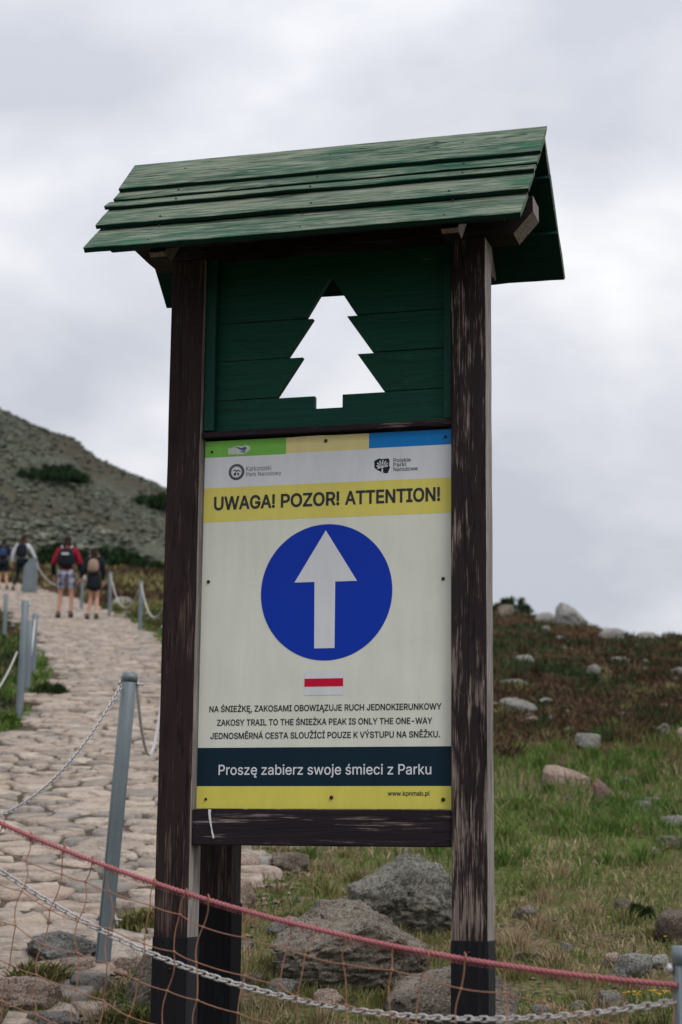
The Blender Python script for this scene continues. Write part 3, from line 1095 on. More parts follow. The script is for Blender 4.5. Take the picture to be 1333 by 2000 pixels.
# the brown slope
for i, (x_, y_, w_, h_, m_, lb) in enumerate([
    (2.54, 25.1, .34, .15, 'granite_grey', 'dome shaped grey rock high in the heather near the sign post'),
    (3.18, 23.1, .17, .14, 'granite_pale', 'upright white rock alone in the middle of the heather'),
    (3.85, 25.2, .30, .10, 'granite_pale', 'flat pale rock high in the heather on the right'),
    (4.12, 24.8, .13, .08, 'granite_pale', 'small pale rock right of the flat one in the heather'),
    (4.33, 23.7, .28, .11, 'granite_grey', 'grey rock in the heather at the right frame edge'),
    (2.03, 21.4, .44, .12, 'granite_pale', 'long pale rock in the heather touching the sign post'),
    (1.75, 18.0, .40, .16, 'granite_grey', 'broad humped grey rock in the heather beside the sign post'),
    (1.70, 17.2, .09, .06, 'granite_pale', 'small white stone below the humped grey rock'),
    (1.73, 16.8, .09, .07, 'granite_pale', 'pale stone at the top of the rubble below the humped rock'),
    (1.69, 16.2, .13, .07, 'granite_pink', 'pinkish stone in the rubble strip above the green grass'),
    (1.85, 16.1, .14, .06, 'granite_grey', 'grey slab stone at the right end of the rubble strip'),
    (1.62, 16.5, .10, .05, 'granite_brown', 'brown stone at the left end of the rubble strip'),
    (2.25, 17.3, .10, .045, 'granite_pale', 'flat white stone low in the heather, left of centre'),
    (2.36, 16.7, .10, .06, 'granite_pale', 'pale stone low in the heather above the square boulder'),
    (2.50, 16.3, .11, .07, 'granite_pale', 'pale angular stone low in the heather, right of centre'),
    (2.94, 16.9, .07, .04, 'granite_grey', 'small grey stone low in the heather toward the right'),
    (1.92, 14.3, .21, .12, 'granite_grey', 'square grey boulder where the heather meets the green grass'),
    (2.64, 15.0, .10, .10, 'granite_warm', 'upright tan rock at the right where heather ends'),
    (2.74, 14.7, .17, .10, 'granite_pink', 'pinkish rubble rock at the right frame edge above the grass'),
    (2.86, 14.9, .16, .09, 'granite_pale', 'pale rubble rock partly cut by the right frame edge'),
    (1.89, 12.3, .15, .055, 'granite_pale', 'pale low stones right of the reddish slab'),
    (1.81, 11.1, .14, .07, 'granite_grey', 'grey stone in the grass below the reddish slab'),
    (1.93, 11.4, .13, .05, 'granite_grey', 'darker grey stone just above right of the grey stone'),
    (1.87, 10.2, .22, .09, 'granite_grey', 'grey flat rock in the grass at the right frame edge'),
    (1.70, 9.5, .16, .07, 'granite_warm', 'pale tan rock at the right frame edge, mid grass'),
    (1.53, 9.15, .09, .06, 'granite_warm', 'rounded tan rock left of the one at the frame edge'),
    (1.21, 7.92, .09, .06, 'granite_brown', 'brown stone under the dark tussock on the right'),
    (1.31, 7.25, .17, .13, 'granite_brown', 'large brown boulder at the right edge above the rope'),
    (.76, 7.60, .10, .055, 'granite_warm', 'tan stone close to the right side of the sign post'),
    (.86, 7.07, .045, .04, 'granite_pale', 'tiny pale stone in the turf right of the sign post'),
    (1.00, 6.83, .075, .055, 'granite_pink', 'angular pink stone on top of the rope line at right'),
    (1.05, 6.70, .145, .08, 'granite_grey', 'layered grey rock just behind the rope near its right end'),
    (1.15, 6.83, .10, .05, 'granite_grey', 'flat grey rock right of the layered rock'),
    (.92, 6.30, .12, .055, 'granite_pale', 'pale broken rock between the rope and chain at right'),
    (.80, 6.28, .06, .03, 'granite_pale', 'small pale stone left of the broken rock, below the rope'),
    (.95, 5.95, .11, .04, 'granite_pale', 'pale flat rock under the chain in the lower right corner'),
    (.66, 6.15, .06, .05, 'granite_pale', 'small white stone against the right sign post foot'),
    (.70, 6.9, .10, .03, 'granite_brown', 'flat reddish brown stone right of the sign post above the rope'),
]):
    rock('rock', (x_, y_), w_, w_ * .8, h_ * (1.15 if y_ > 15 else 1.05), 100 + i, m_, lb, 'rock', 4 if w_ * 3616 / y_ > 38 else 3, rough=1.1)
def skirt(x0_, y0_, w_, d_, n_, seed, mat='olive', h_=.05):
    r = np.random.default_rng(seed)
    an = r.uniform(0, 2 * np.pi, n_)
    q = 1 + np.abs(r.normal(0, .12, n_))
    x = x0_ + np.cos(an) * w_ / 2 * q; y = y0_ + np.sin(an) * d_ / 2 * q
    blades('grass', x, y, G(x, y), h_ * r.uniform(.4, 1.2, n_), np.full(n_, .0026), r.uniform(.1, .8, n_), M[mat], seed + 1,
           'grass growing against the foot of a boulder')


skirt(.245, 7.34, .47, .40, 1500, 301)
skirt(.045, 6.42, .58, .50, 2000, 303)
skirt(.36, 6.04, .50, .40, 1300, 305)
skirt(-.60, 6.0, .15, .22, 500, 307, 'grass', .04)
skirt(-.97, 5.88, .26, .22, 500, 309)
# beside the far path
for i, (x_, y_, w_, h_, m_, lb) in enumerate([
    (-5.35, 45.0, .62, .34, 'granite_grey', 'large pale boulder behind the first far fence post'),
    (-4.55, 39.0, .28, .16, 'granite_pale', 'pale rock between the two far fence posts'),
    (-4.10, 38.8, .18, .12, 'granite_pale', 'small pale rock right of the far fence gap'),
    (-3.98, 41.1, .27, .12, 'granite_grey', 'grey rock beside the sign post near the far fence'),
    (-6.07, 45.4, .18, .16, 'granite_pale', 'white stone behind the woman in black'),
    (-3.70, 36.5, .30, .10, 'granite_pink', 'flat pink rock by the base of the far fence post'),
    (-4.45, 37.0, .34, .10, 'granite_pink', 'low pinkish rock at the path edge by the far fence'),
]):
    rock('rock', (x_, y_), w_, w_ * .8, h_, 300 + i, m_, lb, 'rock', 3)

# gravel and little stones between the rocks
n = 6500
x = rng.uniform(-.30, .34, n); y = 4.6 + rng.random(n) ** 1.3 * 11.5; x = x * y
k = off_path(x, y, -.05) & (fbm(x * 2.4, y * 2.4, 0, 81, 2) > .50)
scatter_rocks('gravel', x[k], y[k], G(x[k], y[k]) + .002, (.004 + .013 * rng.random(n) ** 3)[k], M['granite_pale'], 8,
              'small pale stones scattered in the turf')
n = 900
x = rng.uniform(-.2, .32, n); y = rng.uniform(15, 36, n); x = x * y
k = off_path(x, y, .1) & (fbm(x * 1.1, y * 1.1, 0, 83, 2) > .52)
scatter_rocks('gravel', x[k], y[k], G(x[k], y[k]) + .02, (.02 + .05 * rng.random(n) ** 3)[k], M['granite_pale'], 9,
              'small pale stones scattered through the heather')
n = 1500
y = rng.uniform(4.8, 14, n); x = path_r(y) + rng.uniform(-.12, .30, n)
scatter_rocks('gravel', x, y, G(x, y) + .004, .006 + .022 * rng.random(n) ** 2, M['granite_pink'], 10,
              'broken pinkish stones along the near edge of the path')


# ================================================================== SHRUBS
def pine_bush(loc, w, d, h, n, bl, label, seed, mat='pine', zc=None, name='dwarf_pine', cat='shrub'):
    r = np.random.default_rng(seed)
    root = empty(name, loc)
    # a few upright shoots in a low mat
    ns = max(9, int(w / h * 9))
    sx = r.uniform(-.5, .5, ns) * w; sy = r.uniform(-.5, .5, ns) * d
    env = np.sqrt(np.clip(1 - (sx / w * 2) ** 2 * .9, .1, 1))
    sh = h * env * r.uniform(.7, 1.0, ns)
    i = r.integers(0, ns, n)
    t = r.random(n) ** .7
    rad = (1.15 - t) * w / math.sqrt(ns) * .9 + bl * .3
    an = r.uniform(0, 6.28, n)
    x = sx[i] + np.cos(an) * rad * r.random(n); y = sy[i] + np.sin(an) * rad * r.random(n)
    z = t * sh[i]
    o = blades('needles', x, y, z, bl * r.uniform(.6, 1.2, n), bl * .20 * np.ones(n), r.uniform(.3, 1.3, n), M[mat], seed + 1, None, False)
    o.parent = root
    bm = bmesh.new()
    for q in range(min(ns, 9)):
        tube(bm, [(sx[q] * .5, sy[q] * .5, -.05), (sx[q] * .8, sy[q] * .8, sh[q] * .4), (sx[q], sy[q], sh[q] * .9)], [h * .03, h * .022, h * .008], 5)
    obj('stems', bm_mesh(bm, 'stems', True), M['bark'], root)['kind'] = 'stuff'
    return tag(root, label, cat)


pine_bush((4.55, 49.0, gz(4.55, 49.0) - .05), .95, .8, .46, 2600, .10, 'dark green dwarf pine on the skyline beside the right sign post', 1)
pine_bush((-11.7, 92, gz(-11.7, 92) - .1), 3.8, 2.5, 1.05, 5000, .30, 'wide dark pine thicket behind the woman with the beige backpack', 2)
pine_bush((-14.6, 96, gz(-14.6, 96) - .1), 2.2, 2.0, 1.2, 3500, .30, 'dark pine thicket right of the man in white', 3)
pine_bush((-9.3, 88, gz(-9.3, 88) - .1), 1.6, 1.6, .5, 2000, .26, 'low dark pine at the sign post edge below the mountain', 4)
for (a_, tq, w_, h_, lb, sd) in [(-.1590, .62, 11, 2.6, 'dark pine thicket high on the scree slope at upper left', 5),
                                 (-.0985, .80, 13, 3.6, 'dark pine thicket on the scree close to the sign post', 6)]:
    x, y, z = mount_point(np.array([a_]), np.array([tq]))
    pine_bush((float(x[0]), float(y[0]), float(z[0])), w_, w_ * .6, h_, 5000, .8, lb, sd)
# dark tussock in the turf on the right
pine_bush((1.235, 7.72, gz(1.235, 7.72) - .01), .11, .09, .075, 900, .028, 'very dark green tussock in the turf at right', 8, 'bilberry', name='dark_tussock', cat='plant')
pine_bush((-.95, 6.10, gz(-.95, 6.10) - .005), .16, .12, .075, 1200, .05, 'green grass tussock growing between the pale rocks at lower left', 9, 'olive', name='grass_tussock', cat='plant')
pine_bush((-.60, 5.68, gz(-.60, 5.68) - .005), .17, .13, .05, 900, .04, 'green grass tussock at the foot of the left sign post', 10, 'olive', name='grass_tussock', cat='plant')
pine_bush((-.66, 7.05, gz(-.66, 7.05) - .005), .26, .18, .06, 1500, .05, 'olive grass tussock at the path edge left of the sign post', 11, 'olive', name='grass_tussock', cat='plant')
pine_bush((-2.66, 14.35, gz(-2.66, 14.35) - .01), .34, .4, .12, 1600, .06, 'green grass clump at the path edge by the tall left post', 12, 'grass', name='grass_tussock', cat='plant')
pine_bush((-2.70, 17.3, gz(-2.70, 17.3) - .01), .26, .3, .12, 1200, .06, 'dark green clump between the left posts and the path', 13, 'bilberry', name='grass_tussock', cat='plant')


def flower(x, y, h, s, n, label, seed, spread=0.0):
    root = empty('yellow_flower', (x, y, gz(x, y)))
    r = random.Random(seed)
    bs = bmesh.new(); bp = bmesh.new()
    for i in range(n):
        ox, oy = r.uniform(-spread, spread), r.uniform(-spread, spread) * .6
        hh = h * r.uniform(.8, 1.2)
        tube(bs, [(ox, oy, -.01), (ox + .004, oy, hh * .6), (ox, oy, hh)], .0012, 4)
        for k in range(6):
            an = k * math.pi / 3 + r.uniform(-.2, .2)
            c, s_ = math.cos(an), math.sin(an)
            p = [(0, 0, 0), (s * .6, s * .28, .002), (s, 0, .004), (s * .6, -s * .28, .002)]
            bp.faces.new([bp.verts.new((ox + c * u - s_ * v_, oy + (s_ * u + c * v_), hh + w_ + u * .35)) for u, v_, w_ in p])
    for nm_, b_, m_ in (('stem', bs, 'stem'), ('petals', bp, 'petal')):
        o_ = obj(nm_, bm_mesh(b_), M[m_], root)
        if n > 1: o_['kind'] = 'stuff'
    return tag(root, label, 'flower')


flower(-.085, 8.05, .075, .010, 1, 'single yellow flower in the turf left of the peaked boulder', 1)
flower(.235, 8.3, .09, .010, 1, 'single yellow flower above the peaked boulder near the post', 2)
flower(1.07, 7.45, .05, .008, 1, 'yellow flower in the turf right of the sign post', 3)
flower(1.24, 7.15, .05, .009, 1, 'yellow flower beside the brown boulder at right', 4)
flower(.98, 6.30, .045, .007, 14, 'clump of tiny yellow flowers just under the rope', 5, .028)
flower(1.07, 6.30, .045, .007, 18, 'wider clump of tiny yellow flowers near the near fence post', 6, .036)

# ================================================================== THE SIGN
PSI = 0.27132664
T = Vector((-0.3787308, 5.04483225, EYE + 0.14823381))
CP, SP = math.cos(PSI), math.sin(PSI)


def s2w(x, y, z):
    return Vector((T.x + x * CP + y * SP, T.y - x * SP + y * CP, T.z + z))


sign = empty('trail_sign', T, -PSI)
tag(sign, 'roofed wooden trail sign with tree cut-out and yellow and white notice board', 'sign')


def zl(x, y):
    """ground height in the sign's own z at its local x, y"""
    w = s2w(x, y, 0)
    return gz(w.x, w.y) - T.z


def side_split(me, dirs_mat):
    """give faces by normal another material slot"""
    for p_ in me.polygons:
        p_.material_index = dirs_mat(p_)


def post(x0, x1, y0, y1, ztop, front, sleeve_z, parent, gy=0):
    zb = zl((x0 + x1) / 2, (y0 + y1) / 2) - .25
    bm = bmesh.new()
    bx(bm, ((x0 + x1) / 2, (y0 + y1) / 2, (zb + ztop) / 2), (x1 - x0, y1 - y0, ztop - zb), .004, 2, .0022, 26, 2)
    me = bm_mesh(bm, 'post')
    o = obj('post', me, [M[front], M['post_side']], parent)
    side_split(me, lambda p_: 1 if p_.normal.x > .85 else 0)
    bm = bmesh.new()
    e_ = .0020
    bx(bm, ((x0 + x1) / 2, (y0 + y1) / 2, (zb + sleeve_z) / 2), (x1 - x0 + 2 * e_, y1 - y0 + 2 * e_, sleeve_z - zb), .004, 2, .0015, 8, 2)
    me = bm_mesh(bm, 'coated_foot')
    c_ = obj('coated_foot', me, [M['tar'], M['tar_grey']], o)
    side_split(me, lambda p_: 1 if p_.normal.x > .85 else 0)
    return o


post(-.102, -.005, -.035, .052, 1.535, 'post_front', -.337, sign)
post(.706, .801, -.035, .052, 1.535, 'post_worn', -.330, sign)

# rear post behind the left one
rp = empty('timber_post', s2w(-.045, .33, zl(-.045, .33)), -PSI)
tag(rp, 'short dark timber post standing just behind the left leg of the sign', 'post')
bm = bmesh.new()
zt_ = .10 - zl(-.045, .33)
bx(bm, (0, 0, zt_ / 2 - .12), (.1, .09, zt_ + .24), .004, 2, .002, 14, 2)
obj('post', bm_mesh(bm), M['post_front'], rp)
bm = bmesh.new()
bx(bm, (0, 0, (-.255 - zl(-.045, .33)) / 2 - .12), (.107, .097, -.255 - zl(-.045, .33) + .24), .004, 2, .001, 6, 2)
obj('coated_foot', bm_mesh(bm), M['tar'], rp)


def bar(name, c, s, mat, parent=sign, bev=.003, jit=.0015, sub=10, axis=0):
    bm = bmesh.new()
    bx(bm, c, s, bev, 2, jit, sub, axis)
    return obj(name, bm_mesh(bm), M[mat] if isinstance(mat, str) else mat, parent)


# bottom rail under the board, thin rail above it
low = bar('rail', (.350, .006, -.050), (.709, .062, .094), 'rail')
bar('rail', (.350, .001, 1.026), (.709, .052, .017), 'rail')
bar('backing_rail', (.350, .034, .985), (.709, .02, .06), 'rail')
# a white paint drip on the bottom rail
bm = bmesh.new()
dp = [(.0455, -.003, .0075), (.0455, -.016, .0062), (.0475, -.030, .0052), (.0500, -.045, .0040), (.0520, -.052, .0022), (.0540, -.064, .0040), (.0570, -.072, .0046), (.0580, -.079, .0034)]
L_, R_ = [], []
for (u, v_, w_) in dp:
    L_.append(bm.verts.new((u - w_ / 2, -.0275, v_))); R_.append(bm.verts.new((u + w_ / 2, -.0275, v_)))
for i in range(len(dp) - 1):
    bm.faces.new((L_[i], R_[i], R_[i + 1], L_[i + 1]))
r_ = bmesh.ops.extrude_face_region(bm, geom=bm.faces[:])
for v in r_['geom']:
    if isinstance(v, bmesh.types.BMVert): v.co.y += .004
obj('paint_drip', bm_mesh(bm), M['drip'], low)

# cut-out panel: overlapping green boards, each cut on its own
PT, PB = 1.55, 1.040
SE = [1.55, 1.352, 1.242, 1.129, 1.040]
x0, x1 = -.004, .705
py0, py1 = .006, .026


def board(poly, k, nm='panel_board'):
    bm = bmesh.new()
    prism(bm, poly, 0, .019)
    es = [e for e in bm.edges if len(e.link_faces) == 2 and e.calc_face_angle(0) > .5]
    bmesh.ops.bevel(bm, geom=es, offset=.0014, segments=1, affect='EDGES')
    me = bm_mesh(bm)
    cx_ = sum(p_[0] for p_ in poly) / len(poly); cz_ = sum(p_[1] for p_ in poly) / len(poly)
    me.transform(Matrix.Translation((-cx_, 0, -cz_)))
    return obj(nm, me, M['panel'], sign, (cx_, py0 + k, cz_))


g_ = .0018
# top board: the triangle tip; the trapezoids below widen board by board
board([(x0, SE[1] + g_), (.284, SE[1] + g_), (.355, 1.470), (.429, SE[1] + g_), (x1, SE[1] + g_), (x1, SE[0]), (x0, SE[0])], 0.0)
board([(x0, SE[2] + g_), (.232, SE[2] + g_), (.304, SE[1] - g_), (x0, SE[1] - g_)], .0015)
board([(.476, SE[2] + g_), (x1, SE[2] + g_), (x1, SE[1] - g_), (.402, SE[1] - g_)], .0005)
board([(x0, SE[3] + g_), (.203, SE[3] + g_), (.276, SE[2] - g_), (x0, SE[2] - g_)], .0)
board([(.509, SE[3] + g_), (x1, SE[3] + g_), (x1, SE[2] - g_), (.433, SE[2] - g_)], .002)
board([(x0, SE[4]), (x1, SE[4]), (x1, SE[3] - g_), (.392, SE[3] - g_), (.392, 1.091), (.312, 1.091), (.312, SE[3] - g_), (x0, SE[3] - g_)], .001)
bar('panel_trim', (.0125, -.008, 1.29), (.031, .024, .505), 'panel_trim', axis=2)
bar('panel_trim', (.6925, -.008, 1.29), (.021, .024, .505), 'panel_trim', axis=2)

# --- roof
RY, RZ = .010, 1.842          # ridge
SL = math.hypot(.342, .357)
CA, SA = .342 / SL, .357 / SL
roof = empty('roof', (0, 0, 0)); roof.parent = sign


def roof_board(side, s0, s1, xa, xb, lift0, lift1, th, seed, nm='roof_board'):
    """a plank along X from slope distance s0 to s1 below the ridge"""
    r = random.Random(seed)
    bm = bmesh.new()
    nseg = 30
    rows = []
    for i in range(nseg + 1):
        x = xa + (xb - xa) * i / nseg
        w0 = .0012 * mnoise.noise(Vector((x * 6, seed, 1))); w1 = .0045 * mnoise.noise(Vector((x * 5, seed, 5))) + .002 * mnoise.noise(Vector((x * 24, seed, 8)))
        wl = .0025 * mnoise.noise(Vector((x * 3, seed, 9)))
        ring = []
        for (s, l) in ((s0 + w0, lift0), ((s0 + s1) / 2, (lift0 + lift1) / 2 + .0015), (s1 + w1 - .0016, lift1 + wl), (s1 + w1, lift1 + wl - .0016),
                       (s1 + w1 - .001, lift1 + wl - th), ((s0 + s1) / 2, (lift0 + lift1) / 2 - th), (s0 + w0, lift0 - th)):
            yy = RY + side * (s * CA) + side * l * SA
            zz = RZ - s * SA + l * CA
            ring.append(bm.verts.new((x + (r.uniform(-.0015, .0015) if i in (0, nseg) else 0), yy, zz)))
        rows.append(ring)
    n_ = len(rows[0])
    for i in range(nseg):
        for k in range(n_):
            bm.faces.new((rows[i][k], rows[i + 1][k], rows[i + 1][(k + 1) % n_], rows[i][(k + 1) % n_]))
    bm.faces.new(rows[0]); bm.faces.new(rows[-1][::-1])
    me = bm_mesh(bm)
    o = obj(nm, me, [M['roof'], M['roof_under_shade']], roof)
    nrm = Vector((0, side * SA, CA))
    side_split(me, lambda p_: 0 if (p_.normal.dot(nrm) > .35 or abs(p_.normal.x) > .8) else 1)  # lower lips and undersides get the green darkened by painted shade
    return o


# front slope (side -1): five boards, the second one split along its length
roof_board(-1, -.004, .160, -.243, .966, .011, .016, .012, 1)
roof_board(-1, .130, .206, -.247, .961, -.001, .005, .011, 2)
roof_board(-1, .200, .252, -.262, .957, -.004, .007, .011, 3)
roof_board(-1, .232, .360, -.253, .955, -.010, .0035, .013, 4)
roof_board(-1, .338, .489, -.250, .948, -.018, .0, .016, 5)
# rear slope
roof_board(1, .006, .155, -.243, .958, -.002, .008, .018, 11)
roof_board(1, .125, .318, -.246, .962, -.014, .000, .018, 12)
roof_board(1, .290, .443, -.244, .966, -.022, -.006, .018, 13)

bm = bmesh.new()
bmesh.ops.create_uvsphere(bm, u_segments=8, v_segments=5, radius=.0032)
roof_nail = bm_mesh(bm)
for s_ in (.06, .128, .178, .238, .335, .385, .465):
    for x_ in (-.058, .350, .752):
        l_ = .0135 if s_ < .16 else (.0045 if s_ < .2 else (.006 if s_ < .25 else (.002 if s_ < .36 else -.003)))
        xx = x_ + .012 * math.sin(s_ * 91 + x_ * 7)
        obj('nail', roof_nail, M['screw'], roof, (xx, RY - s_ * CA - l_ * SA, RZ - s_ * SA + l_ * CA))

# top plate with chamfered ends, lying on the posts
bm = bmesh.new()
pl = [(-.176, 1.535), (.878, 1.537), (.932, 1.597), (.932, 1.640), (-.240, 1.640), (-.240, 1.597)]
prism(bm, pl, -.035, .060)
es = [e for e in bm.edges if len(e.link_faces) == 2 and e.calc_face_angle(0) > .3]
bmesh.ops.bevel(bm, geom=es, offset=.003, segments=2, affect='EDGES')
me = bm_mesh(bm)
o = obj('top_plate', me, [M['beam'], M['endgrain']], sign)
side_split(me, lambda p_: 1 if abs(p_.normal.x) > .5 else 0)


def rafter(xc, w):
    for side in (-1, 1):
        bm = bmesh.new()
        # profile in the (y, z) plane, hugging the underside of the boards
        def P(s, l): return (RY + side * (s * CA + l * SA), RZ - s * SA + l * CA)
        e_s = .415
        prof = [P(.03, -.034), P(e_s, -.0445), P(e_s, -.062), P(e_s - .035, -.100), P(.03, -.100)]
        if side < 0:
            prof = [P(.03, -.034), P(.455, -.0445), P(.455, -.060), P(.43, -.095), P(.03, -.100)]
        a = [bm.verts.new((xc - w / 2, y_, z_)) for y_, z_ in prof]
        b = [bm.verts.new((xc + w / 2, y_, z_)) for y_, z_ in prof]
        bm.faces.new(a); bm.faces.new(b[::-1])
        for i in range(5):
            bm.faces.new((a[i], b[i], b[(i + 1) % 5], a[(i + 1) % 5]))
        bmesh.ops.bevel(bm, geom=bm.edges[:], offset=.002, segments=1, affect='EDGES')
        me = bm_mesh(bm)
        o = obj('rafter', me, [M['beam'], M['endgrain']], roof)
        side_split(me, lambda p_: 1 if (p_.normal.z < -.2 and side * p_.normal.y > .3) or p_.normal.x > .8 else 0)


rafter(-.058, .045)
rafter(.752, .045)
# gable tie boards above the top plate
for xc in (-.058, .752):
    bar('gable_board', (xc, .012, 1.675), (.022, .20, .07), 'beam', sign, .002, .001, 2, 1)
# soffit beam along the front eave, hidden in shade
bar('eave_batten', (.35, -.270, 1.506), (1.09, .03, .022), 'beam', roof)

# --- notice board
nb = bar('notice_board', (.350, -.0035, .5052), (.700, .006, 1.0103), 'cream', sign, .0008, 0, 0)
YF = -.0068                      # just proud of the board's face


def quad(name, xa, xb, za, zb, mat, y=YF, parent=nb):
    bm = bmesh.new()
    n_ = 1
    vs = [bm.verts.new(c_) for c_ in ((xa, y, za), (xb, y, za), (xb, y, zb), (xa, y, zb))]
    bm.faces.new(vs)
    me = bpy.data.meshes.new(name); bm.to_mesh(me); bm.free()
    return obj(name, me, M[mat], parent)


quad('green_band', 0, .2360, .9640, 1.0103, 'green')
quad('pale_yellow_band', .2360, .4718, .9660, 1.0103, 'pale_yellow')
quad('blue_band', .4718, .700, .9680, 1.0103, 'blue')
quad('white_band', 0, .700, .8775, .9640, 'white')
quad('white_band', .2360, .4718, .9640, .9660, 'white')
quad('white_band', .4718, .700, .9640, .9680, 'white')
quad('yellow_band', 0, .700, .7815, .8775, 'yellow')
quad('dark_band', 0, .700, .0590, .1617, 'navy')
quad('yellow_band', 0, .700, 0, .0590, 'yellow_low')

YP = YF - .0004
bm = bmesh.new()
cxx, czz, rr_ = .3555, .5775, .1855
bm.faces.new([bm.verts.new((cxx + rr_ * .993 * math.cos(k * math.tau / 96), YP, czz + rr_ * math.sin(k * math.tau / 96))) for k in range(96)])
me = bpy.data.meshes.new('blue_circle'); bm.to_mesh(me); bm.free()
obj('blue_circle', me, M['circle'], nb)
bm = bmesh.new()
ar = [(.3245, .4250), (.3812, .4250), (.3812, .6050), (.4420, .6050), (.3530, .7460), (.2665, .6055), (.3232, .6055)]
bm.faces.new([bm.verts.new((x_, YP - .0004, z_)) for x_, z_ in ar])
bm.normal_update(); bmesh.ops.triangulate(bm, faces=bm.faces[:], ngon_method='EAR_CLIP')
me = bpy.data.meshes.new('white_arrow'); bm.to_mesh(me); bm.free()
obj('white_arrow', me, M['white'], nb)
fl = quad('trail_mark', .2985, .4065, .2995, .3640, 'white', YP)
quad('red_stripe', .2988, .4062, .3225, .3440, 'red', YP - .0004, nb)

# --- lettering: every glyph drawn as strokes of even width, like a plain grotesque
def arc(cx, cy, rx, ry, a0, a1, n=10):
    return [(cx + rx * math.cos(R(a0 + (a1 - a0) * i / n)), cy + ry * math.sin(R(a0 + (a1 - a0) * i / n))) for i in range(n + 1)]


def O_(w, h=1.0, y=0.0):
    return arc(w / 2, y + h / 2, w / 2, h / 2, 90, 450, 24)


